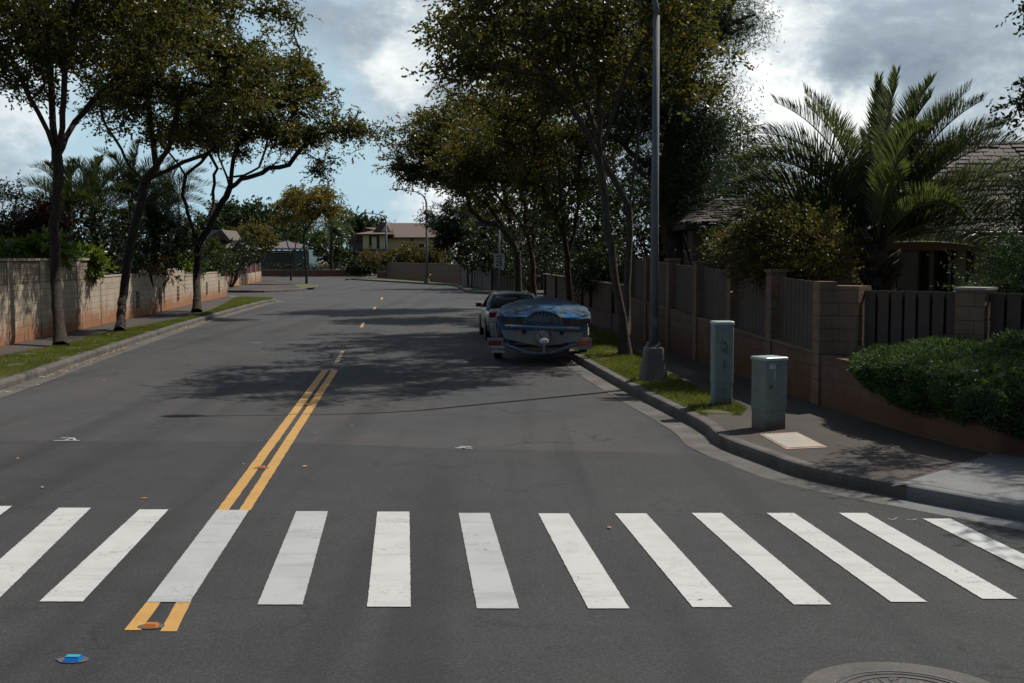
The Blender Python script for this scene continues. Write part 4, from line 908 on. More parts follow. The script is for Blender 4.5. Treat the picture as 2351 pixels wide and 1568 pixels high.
# tree just outside the right edge whose branches hang into view
a5 = Vector((10.6, 17.5, .8))
make_tree('shade_tree', 'tree whose dark branches hang in at the top right edge', 'tree', tuple(a5),
  [(None, [tuple(a5), (10.5, 17.4, 3), (10.2, 17.2, 4.6)]), ((10.2, 17.2, 4.6), [(9.2, 16.4, 5.4), (8.4, 15.8, 6.0), (7.4, 15.4, 6.6)]), ((10.2, 17.2, 4.6), [(10, 15, 5.6), (9.2, 13.6, 6.6)]), ((10.2, 17.2, 4.6), [(11, 18, 6), (11, 19, 7.5)])],
  [bl(2412, 235, 15.4, 80, 66, .9, 3), bl(2420, 10, 15.6, 80, 45, 1.0, 3), bl(2385, 400, 15.6, 25, 45, .5, .6), ((10.6, 16.6, 6.8), (2.0, 2.2, 1.2)), ((9.9, 13.4, 6.9), (1.8, 1.6, 1.0)), ((12.0, 19.0, 6.5), (2.0, 2.2, 1.4)), ((11.0, 12.0, 6.6), (1.6, 1.6, .9))],
  41, 620, .17, 'dark_leaf', minz=3.6, leafk=dict(size=.085, wid=.04, tl=.32))

# bushes -------------------------------------------------------------
def bush(name, label, cat, blobs, seed, n, size, mat, wid=None, group=None, hull=.72, base_=None, part='foliage', droop=.1, stem=True, jit=.9, zmin=.15, tl=.25, hull_mat=None):
    rng = np.random.default_rng(seed); B = [(np.array(c), np.array(r)) for c, r, *_ in blobs]
    if base_ is None:
        c0 = B[0][0]; base_ = (c0[0], c0[1], zmin)
    off = np.array(base_); root = empty(name, base_, 0, label, cat, group)
    area_ = np.array([(r[0]*r[1]*r[2])**(2/3) for c, r in B]); area_ /= area_.sum(); Ps = []; Ds = []
    for (c, r), k in zip(B, rng.multinomial(n, area_)):
        d = rng.normal(0, 1, (k, 3)); d /= np.linalg.norm(d, axis=1, keepdims=True)
        lump = 1+.16*np.sin(d[:, :1]*7+seed)*np.sin(d[:, 1:2]*6+seed*2)+.13*np.sin(d[:, 2:]*9+d[:, :1]*5)
        rr_ = np.where(rng.random((k, 1)) < .72, rng.uniform(.82, 1.05, (k, 1)), rng.uniform(.4, .9, (k, 1)))*lump
        Ps.append(c+d*r*rr_); Ds.append(d)
    Pn = np.concatenate(Ps); Dn = np.concatenate(Ds); k = Pn[:, 2] > zmin; Pn = Pn[k]; Dn = Dn[k]
    # short leafy shoots that stick out of the outline here and there
    K = 12; keep = rng.permutation(len(Pn))[:max(8, len(Pn)//K)]; Pn = Pn[keep]; Dn = Dn[keep]
    gap = np.sin(Pn[:, 0]*3.3/max(.4, tl*3)+seed)*np.sin(Pn[:, 1]*2.9/max(.4, tl*3))*np.sin(Pn[:, 2]*3.7/max(.4, tl*3)+1) < .42; Pn = Pn[gap]; Dn = Dn[gap]
    sd_ = Dn+rng.normal(0, .55, Dn.shape); sd_[:, 2] += .35; sd_ /= np.linalg.norm(sd_, axis=1, keepdims=True)
    sl_ = tl*1.15*rng.exponential(.55, (len(Pn), 1))+tl*.45; uu_ = np.linspace(0, 1, K)
    P3 = (Pn[:, None, :]+sd_[:, None, :]*(sl_*uu_[None, :])[..., None]-np.array([0, 0, .12*tl])*(uu_**2)[None, :, None]+rng.normal(0, tl*.07, (len(Pn), K, 3))).reshape(-1, 3)
    D3 = np.repeat(sd_*.7+Dn*.3, K, axis=0); q = leaf_quads(P3-off, D3, size, wid or size*.5, rng, droop, jit); Pn = P3
    rn = rng.uniform(0, 1, len(q)); ph = np.sin(Pn[:, 0]*2.1+seed)*np.sin(Pn[:, 1]*2.3)*np.sin(Pn[:, 2]*3.1+1); rn = np.clip(rn*.65+.18+.3*ph, 0, 1)
    npmesh(part, q, 4, mat, root, rn)
    if stem:
        m_ = MB(); r_ = random.Random(seed)
        for c, r in B:
            for _ in range(3):
                e = Vector(c)-Vector(off)+Vector((r_.uniform(-.3, .3)*r[0], r_.uniform(-.3, .3)*r[1], r_.uniform(-.1, .5)*r[2])); s_ = Vector((r_.uniform(-.1, .1), r_.uniform(-.1, .1), 0))
                mid = s_.lerp(e, .5)+Vector((r_.uniform(-.15, .15), r_.uniform(-.15, .15), .1)); m_.tube([s_, mid, e], [.05, .035, .012], 5)
        m_.build('stem', 'bark', root, smooth=True)
    return root
def hulled(mat, blobs, seed, root, zmin, k=.74):
    """dense inner body of a clipped hedge so that it has depth"""
    pass
# juniper spreading over the retaining wall
jr = np.random.default_rng(77)
root = empty('juniper_hedge', (ret[8].x, ret[8].y, .9), 0, 'spreading bright green juniper draped over the low wall at the right edge', 'hedge')
JB = []
def J(u, v, Y, ru, rv, ry): JB.append((np.array(A(u, v, Y)), np.array((ru*Y/F, ry, rv*Y/F))))
for a in [(2010, 850, 16.2, 45, 30, .6), (2070, 850, 15.8, 70, 42, .9), (2060, 820, 17.2, 80, 24, .9), (2150, 870, 15.2, 80, 50, .9), (2160, 820, 16.4, 90, 34, 1.0), (2230, 880, 14.8, 75, 58, .9), (2250, 830, 16, 90, 36, 1.0),
          (2310, 905, 14.2, 80, 68, .8), (2330, 845, 15.4, 90, 46, 1.0), (2400, 930, 13.6, 90, 80, .8), (2430, 850, 15, 120, 60, 1.2), (2130, 905, 15.0, 55, 26, .35), (2190, 925, 14.6, 50, 26, .35), (2250, 935, 14.2, 45, 30, .3), (2340, 965, 13.6, 45, 36, .3), (2185, 790, 16.6, 60, 12, .5), (2380, 790, 15.6, 80, 26, .8), (2500, 900, 14, 130, 80, 1.2), (2030, 880, 15.9, 40, 22, .35), (2075, 900, 15.5, 42, 32, .35), (2110, 920, 15.2, 36, 26, .3), (2010, 865, 16.3, 34, 26, .35), (2160, 935, 14.9, 42, 26, .3), (2210, 945, 14.5, 44, 28, .3), (2290, 955, 13.9, 44, 36, .3), (2000, 835, 16.8, 40, 20, .5), (2270, 905, 14.4, 60, 44, .5), (2200, 905, 14.7, 50, 40, .4), (2240, 925, 14.3, 46, 34, .35), (2170, 910, 14.9, 40, 30, .3), (2225, 950, 14.2, 40, 24, .25), (2310, 935, 13.8, 50, 50, .35), (2190, 900, 14.35, 45, 40, .4), (2235, 915, 14.0, 48, 46, .4), (2280, 925, 13.75, 48, 48, .4), (2215, 870, 14.4, 60, 36, .5)]: J(*a)
Ps = []; Ds = []
for c, r in JB:
    k = int(7500*(r[0]*r[1]*r[2])**(2/3)/.42); d = jr.normal(0, 1, (k, 3)); d /= np.linalg.norm(d, axis=1, keepdims=True)
    lump = 1+.12*np.sin(d[:, :1]*11)*np.sin(d[:, 2:]*9)+.08*np.sin(d[:, 1:2]*17+d[:, :1]*13)
    Ps.append(c+d*r*jr.uniform(.86, 1.03, (k, 1))*lump); Ds.append(d)
Pn = np.concatenate(Ps); Dn = np.concatenate(Ds)
inside = np.zeros(len(Pn), bool)
for c, r in JB: inside |= (((Pn-c)/r)**2).sum(1) < .62
Pn = Pn[~inside]; Dn = Dn[~inside]; Dn[:, 2] += .35
q = leaf_quads(Pn-np.array(root.location), Dn, .062, .022, jr, .0, .55)
q2 = leaf_quads(Pn-np.array(root.location), Dn, .05, .02, jr, .0, .9)
lobes = np.clip(.5+.5*np.sin(Pn[:, 0]*9)*np.sin(Pn[:, 1]*8)*np.sin(Pn[:, 2]*10), 0, 1)
rn = np.clip(.55*jr.uniform(0, 1, len(Pn))+.45*lobes, 0, 1)
npmesh('foliage', np.concatenate([q, q2]), 4, 'juniper', root, np.concatenate([rn, rn]))
m_ = MB()
for c, r in JB:
    rings = []
    for i in range(9):
        a = math.pi*(i+.01)/8.02; rings.append([(c[0]-root.location.x+r[0]*.86*math.sin(a)*math.cos(6.283*k/14), c[1]-root.location.y+r[1]*.86*math.sin(a)*math.sin(6.283*k/14), c[2]-root.location.z+r[2]*.86*math.cos(a)*(1+.04*math.sin(k*3+i*2))) for k in range(14)])
    m_.loft(rings, True, False)
m_.build('inner_twigs', 'juniper', root, smooth=True)

# garden of the right hand house
YD = 'garden shrubs behind the slatted fence'
bush('garden_shrub', 'rounded olive green shrub between the slatted fence and the big palm', 'shrub', [bl(1830, 560, 21.5, 90, 75, .9), bl(1770, 520, 22, 70, 50, .8), bl(1880, 590, 21, 60, 60, .7), bl(1740, 600, 22, 70, 45, .7), bl(1700, 560, 23, 50, 30, .6), bl(1900, 620, 20.8, 50, 35, .6)], 51, 26000, .062, 'olive_leaf', group=YD, base_=(5.3, 21.8, .15))
bush('garden_shrub', 'dark glossy shrub under the house eave behind the lamp post', 'shrub', [bl(1660, 560, 26, 50, 30, .8), bl(1640, 420, 43, 70, 50, 1.8), bl(1700, 420, 43, 70, 50, 1.8), bl(1560, 480, 34, 45, 70, 1.0)], 52, 16000, .10, 'green_leaf', group=YD, base_=(5.2, 30, .15))
bush('garden_shrub', 'bright glossy shrub rising over the low reddish fence', 'shrub', [bl(1370, 620, 41, 55, 42, 1.3), bl(1340, 630, 42, 35, 30, 1.0), bl(1400, 600, 40, 40, 40, 1.0)], 53, 9000, .11, 'green_leaf', group=YD, base_=(3.6, 41, .15))
bush('garden_shrub', 'pale feathery shrub leaning on the corner fence at the right edge', 'shrub', [bl(2350, 615, 18.2, 60, 50, .7), bl(2420, 590, 18.2, 80, 70, .9), bl(2300, 652, 17.9, 40, 16, .4), bl(2240, 662, 17.8, 40, 8, .2)], 54, 16000, .05, 'juniper', wid=.02, group=YD, base_=(8.0, 18.4, .8))
bush('garden_shrub', 'dark twiggy shrub overhanging the shingle roof at the right edge', 'shrub', [bl(2362, 480, 19, 55, 36, .5), bl(2420, 420, 19, 60, 60, .7)], 55, 6000, .06, 'dark_leaf', group=YD, base_=(8.6, 19, .8))
bush('garden_tree', 'feathery light green tree beside the shingle roof and left of the big palm', 'tree', [bl(1700, 400, 42, 80, 40, 2), bl(1640, 360, 42, 55, 55, 1.8), bl(1690, 300, 42, 38, 12, .8), bl(1760, 410, 42, 60, 36, 1.4), bl(1700, 350, 42, 46, 18, 1.1), bl(1710, 275, 42, 26, 5, .5)], 56, 11000, .10, 'green_leaf', base_=(8.2, 42, .15), tl=.6)
# dark mass of garden trees behind the right fences
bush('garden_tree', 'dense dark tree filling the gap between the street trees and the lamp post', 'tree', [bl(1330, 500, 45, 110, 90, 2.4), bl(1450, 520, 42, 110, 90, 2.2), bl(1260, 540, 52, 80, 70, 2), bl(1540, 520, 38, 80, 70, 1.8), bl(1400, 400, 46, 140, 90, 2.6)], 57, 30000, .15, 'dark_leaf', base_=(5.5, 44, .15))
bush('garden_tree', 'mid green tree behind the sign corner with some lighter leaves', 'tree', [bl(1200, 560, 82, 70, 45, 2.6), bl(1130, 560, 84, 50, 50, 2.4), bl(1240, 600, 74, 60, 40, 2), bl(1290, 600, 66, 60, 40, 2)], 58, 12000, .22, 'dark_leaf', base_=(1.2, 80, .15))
# big ironwood with fine drooping foliage
iw = Vector((6.2, 33.5, .15)); it = Tree(61)
tr = it.limb([tuple(iw), xyz(1560, 590, 34), xyz(1530, 480, 34.5), xyz(1545, 330, 35), xyz(1570, 150, 35.5), xyz(1600, -20, 36)])
for pts in [[xyz(1600, 300, 35), xyz(1640, 200, 35)], [xyz(1500, 260, 36), xyz(1440, 160, 37)], [xyz(1640, 80, 35.5), xyz(1690, 0, 35.5)], [xyz(1560, 400, 34), xyz(1600, 380, 33.5)], [xyz(1480, 380, 36), xyz(1420, 320, 37)]]: it.limb(pts, start=it.near(pts[0]))
IB = [bl(1650, 10, 35.5, 95, 90, 2.2, 1.6), bl(1700, 40, 35.3, 40, 60, 1.2, 2), bl(1640, 90, 35.3, 60, 50, 1.4, 1.5), bl(1600, 350, 34.8, 90, 90, 1.8, 1.3), bl(1570, -40, 36, 110, 90, 2.6), bl(1590, 230, 35, 75, 70, 2), bl(1620, 330, 34.6, 50, 60, 1.4), bl(1500, 260, 36, 110, 110, 2.6), bl(1440, 140, 37, 130, 100, 2.8), bl(1580, 420, 34, 60, 60, 1.4), bl(1500, 420, 36, 80, 70, 2), bl(1655, 250, 34.8, 30, 50, .9, .6), bl(1540, 100, 36, 90, 80, 2)]
it.tips(in_blobs(IB, 420, it.rng), 3.5, .6)
root = empty('ironwood_tree', tuple(iw), 0, 'tall dark ironwood with fine drooping needles behind the street lamp', 'tree'); off = np.array(iw)
it.P = [tuple(np.array(p)-off) for p in it.P]; it.mesh(r_max=.34).build('trunk', 'bark', root, smooth=True)
Tp = np.array([it.P[i] for i in it.tip]); n = len(Tp); K = 260
Pn = (Tp[:, None]+it.rng.normal(0, 1, (n, K, 3))*np.array([.36, .36, .34])).reshape(-1, 3); Dn = it.rng.normal(0, .7, Pn.shape); Dn[:, 2] += .25
q = leaf_quads(Pn, Dn, .17, .022, it.rng, .35, .45); npmesh('crown', q, 4, 'needle', root, rnd_for(len(q), it.rng, K))

# palms --------------------------------------------------------------
def frond(az, el, L, bend, n=54, ll=.5, wid=.035, seed=0, p0=(0, 0, 0), vee=.85, tipdroop=.55, rng=None):
    """arching midrib with narrow leaflets down both sides"""
    m_ = 22; p = np.array(p0, float); pts = [p.copy()]; e = el; ds = L/m_; tang = []
    for i in range(m_):
        u = i/m_; e = el-bend*(u**1.6); d = np.array([math.sin(az)*math.cos(e), math.cos(az)*math.cos(e), math.sin(e)]); p = p+d*ds; pts.append(p.copy()); tang.append(d)
    tang.append(tang[-1]); pts = np.array(pts); tang = np.array(tang); sidev = np.array([math.cos(az), -math.sin(az), 0.])
    q = []
    us = np.linspace(.10, .995, n)
    for u in us:
        f_ = u*m_; i = min(m_-1, int(f_)); c = pts[i]+(pts[i+1]-pts[i])*(f_-i); t_ = tang[i]; up = np.cross(sidev, t_); up = up if up[2] > 0 else -up
        l_ = ll*(.55+.45*math.sin(math.pi*min(1, u*1.05)**.8))*rng.uniform(.88, 1.08)*(1 if u < .85 else .75)
        for s_ in (1, -1):
            d = sidev*s_*(.62-.25*u)+t_*(.55+.5*u)+up*vee*rng.uniform(.8, 1.2)+rng.normal(0, .07, 3); d /= np.linalg.norm(d)
            mid = c+d*l_*.55; d2 = d+np.array([0, 0, -.55*tipdroop]); d2 /= np.linalg.norm(d2); tip = mid+d2*l_*.45
            wv = np.cross(d, up+rng.normal(0, .25, 3)); wv /= np.linalg.norm(wv)+1e-9; w0 = wid*.5
            q.append([c-wv*w0*.5, mid-wv*w0, mid+wv*w0, c+wv*w0*.5]); q.append([mid-wv*w0, tip-wv*w0*.12, tip+wv*w0*.12, mid+wv*w0])
    return pts, np.array(q)
def palm(name, label, base_, top, fronds, trunk_r, seed, ll, wid, mat='palm_leaf', n=54, cat='palm', group=None, tilt=None):
    rng = np.random.default_rng(seed); root = empty(name, base_, 0, label, cat, group); o = np.array(base_); tp = np.array(top)-o
    m_ = MB(); k = 14; pts = []; rad = []
    for i in range(k+1):
        u = i/k; pts.append(tuple(tp*u)); rad.append(trunk_r*(1.1-.25*u)*(1+.10*(i % 2)))
    m_.tube(pts, rad, 12)
    for _ in range(46):    # old leaf bases
        u = rng.uniform(.35, 1.0); a = rng.uniform(0, 6.28); c = tp*u; d = Vector((math.cos(a)*.6, math.sin(a)*.6, .8)).normalized(); s_ = Vector(c)+Vector((math.cos(a), math.sin(a), 0))*trunk_r*.8
        m_.tube([s_, s_+d*trunk_r*.9, s_+d*trunk_r*1.5+Vector((math.cos(a), math.sin(a), 0))*trunk_r*.25], [trunk_r*.28, trunk_r*.2, trunk_r*.1], 5)
    m_.build('trunk', 'palm_bark', root, smooth=True)
    for (az, el, L, bend) in fronds:
        pts, q = frond(az, el, L, bend, n, ll, wid, 0, tuple(tp+np.array([math.sin(az), math.cos(az), 0])*trunk_r*.5), rng=rng)
        npmesh('frond', q, 4, mat, root, np.clip(rng.normal(.5, .12)+rng.normal(0, .15, len(q)), 0, 1))
        fr = root.children[-1] if False else SC.collection.objects[-1]
        m2 = MB(); m2.tube([tuple(p) for p in pts], [float(.028*(1-.85*i/22))*max(.5, trunk_r/.25) for i in range(23)], 5); m2.build('midrib', 'palm_stem', fr, smooth=True)
    return root
plain('palm_stem', (.10, .10, .035), .5)
R_ = math.radians
pr = random.Random(9); fr_ = []
# three ranks of stiff upswept fronds, as seen: a fan to the left, a fan up and to the right, one towards the viewer
for az, el, L, bd in [(-88, 68, 3.2, 1.35), (-94, 58, 3.3, 1.45), (-84, 47, 3.1, 1.4), (-98, 36, 3.0, 1.3), (-76, 77, 3.4, 1.0), (-86, 62, 3.0, 1.3), (-90, 50, 2.9, 1.2), (-60, 83, 3.3, .7), (20, 86, 3.4, .5), (178, 84, 3.2, .6), (60, 80, 3.5, .7), (-100, 80, 3.0, .9), (110, 78, 3.3, .7), (-105, 12, 2.7, 1.3), (-80, 2, 2.4, 1.1), (-110, -14, 2.0, .8), (-70, 22, 2.8, 1.2), (-82, 70, 3.4, 1.45), (-92, 22, 2.9, 1.0), (-87, 37, 3.1, 1.2),
                      (75, 84, 3.1, .7), (80, 74, 3.5, .85), (84, 66, 3.5, 1.0), (94, 59, 3.5, 1.3), (88, 51, 3.4, 1.35), (100, 43, 3.3, 1.3), (86, 35, 3.2, 1.25), (104, 25, 3.0, 1.0), (92, 17, 2.9, 1.0), (70, 57, 3.5, .8), (110, 47, 3.3, 1.0), (80, 72, 3.2, .7), (90, 60, 3.3, .8), (88, 34, 3.4, .75), (96, 16, 3.1, .7), (84, 6, 3.0, .6),
                      (175, 68, 3.2, 1.5), (190, 50, 3.0, 1.6), (165, 40, 2.6, 1.4), (10, 72, 3.3, 1.3), (-20, 60, 3.2, 1.5), (30, 58, 3.3, 1.4), (-40, 44, 3.0, 1.5)]:
    fr_.append((R_(az+pr.uniform(-4, 4)), R_(el+pr.uniform(-3, 3)), L, bd))
pt = A(2008, 560, 22.5)
pm = palm('triangle_palm', 'large arching feather palm in front of the shingle roofed house on the right', (pt.x+.05, 22.5, .3), tuple(pt), fr_, .27, 71, .60, .025, n=150)
sp_ = MB(); o_ = Vector(pt)-pm.location
sp_.tube([o_, o_+Vector((.0, 0, 1.6)), o_+Vector((.03, 0, 3.25))], [.03, .022, .004], 5); sp_.tube([o_, o_+Vector((-.25, 0, 1.4)), o_+Vector((-.3, 0, 2.2))], [.03, .02, .004], 5); sp_.build('spear_leaf', 'palm_leaf', pm)
def fan(seed, n, L, lo=-25, hi=78, bd=1.5):
    r_ = random.Random(seed); return [(R_(i*137.5+r_.uniform(-12, 12)), R_(hi-(hi-lo)*(i/n)+r_.uniform(-5, 5)), L*r_.uniform(.85, 1.1), bd*r_.uniform(.8, 1.2)) for i in range(n)]
PG = 'palms in the left garden'
for i, (u, v, Y, L, lab) in enumerate([(150, 480, 44, 2.1, 'feathery palm peeping out on both sides of the nearest left trunk'), (212, 465, 46, 2.3, 'palm with an arched crown between the first two left street trees'), (300, 455, 48, 2.6, 'bushy palm right behind the second left street tree'), (385, 465, 56, 2.6, 'dark palm reaching right toward the third left street tree'), (350, 520, 51, 2.1, 'lower palm hanging yellow fronds over the stepped wall')]):
    c = A(u, v, Y); palm('garden_palm', lab, (c.x+.1, Y, .15), tuple(c), fan(80+i, 26, L, -20, 82, 1.25), .12, 90+i, .6, .032, n=44, group=PG, mat='palm_dark')
PG2 = 'far palms'
c = A(760, 520, 150); palm('garden_palm', 'far palm beside the two corner trees', (c.x, 150, .15), tuple(c), fan(99, 20, 3.6, -40), .2, 98, 1.0, .12, n=18, group=PG2)
# left garden shrubs
LG = 'shrubs behind the left walls'
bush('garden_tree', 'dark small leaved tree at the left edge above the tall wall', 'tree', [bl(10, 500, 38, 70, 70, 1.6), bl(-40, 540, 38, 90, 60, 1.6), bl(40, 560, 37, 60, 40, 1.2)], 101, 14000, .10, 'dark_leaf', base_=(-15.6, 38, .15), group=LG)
bush('garden_shrub', 'red leaved shrub in front of the palms behind the tall wall', 'shrub', [bl(95, 535, 37, 45, 45, .8), bl(110, 500, 37.5, 30, 30, .6)], 102, 6000, .14, 'red_leaf', wid=.05, base_=(-14.6, 37, .15), group=LG)
bush('garden_shrub', 'broad leaved bright green plant just over the tall wall', 'shrub', [bl(115, 575, 35, 35, 22, .5), bl(60, 580, 35, 50, 20, .6)], 103, 2500, .24, 'lime_leaf', wid=.1, base_=(-14.2, 35.6, .15), group=LG)
bush('garden_shrub', 'bright lime vine spilling over the end pillar of the tall wall', 'vine', [bl(205, 590, 39, 32, 14, .35), bl(222, 612, 38.7, 12, 22, .2), bl(170, 592, 38.6, 25, 8, .3)], 104, 1500, .2, 'lime_leaf', wid=.08, base_=(-14.4, 39.4, .15), stem=True)
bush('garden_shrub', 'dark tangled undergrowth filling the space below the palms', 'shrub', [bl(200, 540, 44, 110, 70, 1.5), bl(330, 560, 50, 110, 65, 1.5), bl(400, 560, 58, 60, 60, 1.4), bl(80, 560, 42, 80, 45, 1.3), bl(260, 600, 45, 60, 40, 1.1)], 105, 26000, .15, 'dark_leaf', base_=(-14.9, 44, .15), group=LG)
bush('garden_shrub', 'dry orange fronds drooping over the lower stepped wall', 'shrub', [bl(393, 625, 50.8, 7, 16, .2), bl(345, 602, 47, 22, 12, .4)], 106, 260, .30, 'orange_leaf', wid=.05, base_=(-15.2, 50, .15), droop=.9)
bush('garden_shrub', 'glossy yellow green clump by the third left street tree', 'shrub', [bl(408, 605, 56, 25, 18, .8), bl(430, 575, 60, 25, 35, 1.0)], 107, 3500, .18, 'lime_leaf', base_=(-16.2, 57, .15), group=LG)
bush('garden_shrub', 'mid green shrubs hanging over the end of the stepped wall', 'shrub', [bl(480, 590, 66, 30, 32, 1.2), bl(505, 600, 69, 30, 25, 1.2), bl(470, 565, 66, 20, 18, .8), bl(462, 615, 60, 10, 12, .5)], 108, 9000, .15, 'green_leaf', base_=(-17.4, 66, .15), group=LG)
bush('garden_shrub', 'dark green shrub right of the stepped wall with a bright tuft', 'shrub', [bl(540, 590, 88, 22, 28, 1.5), bl(560, 580, 92, 22, 26, 1.5), bl(580, 590, 98, 14, 14, 1.2)], 109, 6000, .2, 'dark_leaf', base_=(-21.5, 90, .15), group=LG)
bush('garden_tree', 'olive tree crown left of the low blue grey house', 'tree', [bl(575, 545, 120, 45, 22, 3), bl(600, 560, 122, 30, 16, 2)], 110, 4500, .34, 'olive_leaf', base_=(-26.5, 121, .15), tl=.6)
bush('garden_tree', 'rounded green tree over the roof of the low blue grey house', 'tree', [bl(640, 545, 195, 45, 18, 4), bl(700, 550, 195, 45, 18, 4)], 111, 6000, .5, 'green_leaf', base_=(-36, 195, .15), tl=.8)
bush('garden_shrub', 'broad leaved green shrub right of the low blue grey house', 'shrub', [bl(760, 575, 156, 35, 26, 3), bl(740, 560, 158, 25, 24, 2.5), bl(785, 590, 155, 25, 18, 2)], 112, 6500, .38, 'green_leaf', base_=(-23.8, 156, .15))
bush('clipped_hedge', 'long dark clipped hedge on top of the far red brown wall', 'hedge', [bl(u, 615, 151, 16, 7.5, .6) for u in range(615, 775, 13)], 113, 9000, .14, 'dark_leaf', base_=(-27, 151.5, .8), stem=False, zmin=.8)
bush('clipped_hedge', 'low hedge between the far hedge and the planter wall', 'hedge', [bl(u, 612, 146, 18, 14, 1.4) for u in range(800, 885, 16)], 114, 7000, .24, 'dark_leaf', base_=(-18, 146, .15), stem=False)
bush('garden_shrub', 'row of light olive shrubs between the beige house and the tan wall', 'shrub', [bl(u, v, 132, r, r2, 2) for u, v, r, r2 in [(905, 593, 24, 16), (935, 586, 24, 24), (965, 594, 26, 17), (990, 588, 22, 24), (870, 594, 22, 11), (845, 592, 18, 14), (1010, 588, 20, 22)]], 115, 14000, .26, 'olive_leaf', base_=(-11.5, 132, .15))
bush('flowering_shrub', 'shrub with orange red blossom beside the sign pole', 'shrub', [bl(1065, 560, 104, 14, 20, 1.2), bl(1118, 562, 90, 22, 14, 1.2), bl(1128, 578, 90, 14, 10, 1)], 116, 2200, .16, 'flower_red', base_=(-2.6, 96, .15))
bush('garden_shrub', 'green shrub mass along the far brown fence', 'shrub', [bl(1090, 590, 92, 40, 28, 2), bl(1140, 600, 84, 40, 26, 2), bl(1180, 610, 80, 40, 22, 1.6), bl(1050, 590, 110, 25, 22, 2)], 117, 10000, .2, 'green_leaf', base_=(-2, 92, .15))
bush('grass_mound', 'low grassy mound at the kerb right of the far red brown wall', 'plant', [bl(812, 634, 147, 32, 3.5, 1.2), bl(830, 632, 147, 16, 4, 1.2)], 118, 2500, .2, 'lime_leaf', wid=.05, base_=(-19.5, 147, .15), stem=False)
# far trees on the skyline
FG = 'far trees on the skyline'
for i, (label, bb, n_, m__) in enumerate([
    ('flat layered spreading tree on the far left skyline', [(560, 488, 70, 7), (540, 500, 50, 6), (600, 503, 60, 7), (560, 515, 60, 7), (520, 492, 24, 10)], 5000, 'far_leaf'),
    ('broad dark tree between the layered tree and the corner trees', [(560, 530, 90, 16), (640, 520, 60, 18), (500, 520, 40, 24)], 6000, 'far_leaf'),
    ('dark domed tree left of the beige house roof', [(815, 521, 40, 11), (790, 528, 24, 9), (850, 522, 24, 8)], 3500, 'far_leaf'),
    ('dense far tree behind the right row of street trees', [(1180, 540, 120, 50), (1300, 560, 120, 50), (1110, 500, 50, 26)], 7000, 'far_leaf'),
    ('far tree behind the left palms', [(200, 575, 200, 22), (400, 560, 90, 30), (40, 560, 120, 40)], 5000, 'far_leaf')]):
    Yd = 260 if i < 3 else 150
    bush('far_tree', label, 'tree', [bl(u, v, Yd, a, b_, 6) for u, v, a, b_ in bb], 120+i, n_, 1.0 if i < 3 else .6, m__, base_=(A(bb[0][0], 590, Yd).x, Yd, .15), group=FG, tl=2., zmin=.2)
# grass ---------------------------------------------------------------
def grass(name, label, sample, n, seed, h=.05):
    rng = np.random.default_rng(seed); P = sample(n, rng); N = len(P); a = rng.uniform(0, 6.283, N); d = np.stack([np.cos(a), np.sin(a), np.zeros(N)], 1)
    L = h*rng.uniform(.5, 1.5, (N, 1)); tip = P+np.array([0, 0, 1.])*L+rng.normal(0, .45, (N, 3))*L*np.array([1, 1, .2])
    v = np.stack([P-d*.006, P+d*.006, tip], 1); o = npmesh(name, v, 3, 'grass_blade', None, np.clip(rng.normal(.45, .2, N)+.25*np.sin(P[:, 0]*2.3)*np.sin(P[:, 1]*1.7), 0, 1)); tag(o, label, 'grass', kind='stuff')
def strip_sampler(la, lb, y0_, y1_):
    def s(n, rng):
        ya = np.array([p.y for p in la]); xa = np.array([p.x for p in la]); yb_ = np.array([p.y for p in lb]); xb = np.array([p.x for p in lb]); ia = np.argsort(ya); ib = np.argsort(yb_)
        y = rng.uniform(y0_, y1_, n); x0 = np.interp(y, ya[ia], xa[ia]); x1 = np.interp(y, yb_[ib], xb[ib]); u = rng.uniform(0.0, 1.0, n); x = x0+(x1-x0)*u
        clump = np.sin(x*3.1+y)*np.sin(y*1.9-x) > -.75; return np.stack([x, y, np.full(n, .157)], 1)[clump]
    return s
grass('grass', 'short patchy grass with fallen leaves on the left verge', strip_sampler(kin, gl, 20, 67), 90000, 5, .055)
grass('grass', 'short sunlit grass around the lamp base on the right verge', strip_sampler([p for p in krin if p.y > 17.0], vr, 17.05, 50), 70000, 6, .05)
# fallen leaves
def litter(name, label, fn, n, seed, size=.07):
    rng = np.random.default_rng(seed); P = fn(n, rng); D = rng.normal(0, 1, P.shape); D[:, 2] *= .12
    D /= np.linalg.norm(D, axis=1, keepdims=True); S_ = np.stack([-D[:, 1], D[:, 0], rng.normal(0, .25, len(P))], 1); L = size*rng.uniform(.5, 1.3, (len(P), 1))
    v = np.stack([P, P+D*L*.5+S_*L*.25, P+D*L, P+D*L*.5-S_*L*.25], 1); v[:, :, 2] = np.maximum(v[:, :, 2], P[:, None, 2])+.004
    tag(npmesh(name, v, 4, 'litter', None, rng.uniform(0, 1, len(P))), label, 'leaves', kind='stuff')
ky = np.array([p.y for p in KL if p.y < 68]); kx = np.array([p.x for p in KL if p.y < 68])
def gutter_pts(n, rng):
    y = rng.uniform(16, 66, n); w_ = np.abs(rng.normal(0, .14, n)); keep = (np.sin(y*1.3)+np.sin(y*.47+1)+rng.normal(0, .8, n)) > -.3
    x = np.interp(y, ky, kx)+.03+w_; return np.stack([x, y, np.full(n, .010)], 1)[keep]
litter('fallen_leaves', 'dry pale leaves gathered along the left gutter', gutter_pts, 1700, 3, .075)
s_l = strip_sampler(kin, gl, 20, 66)
def verge_pts(n, rng): p = s_l(n, rng); p[:, 2] = .185; p[:, 0] -= rng.exponential(.5, len(p))*(rng.random(len(p)) < .3); return p
litter('fallen_leaves', 'scattered pale leaves on the left verge and pavement', verge_pts, 420, 4, .07)
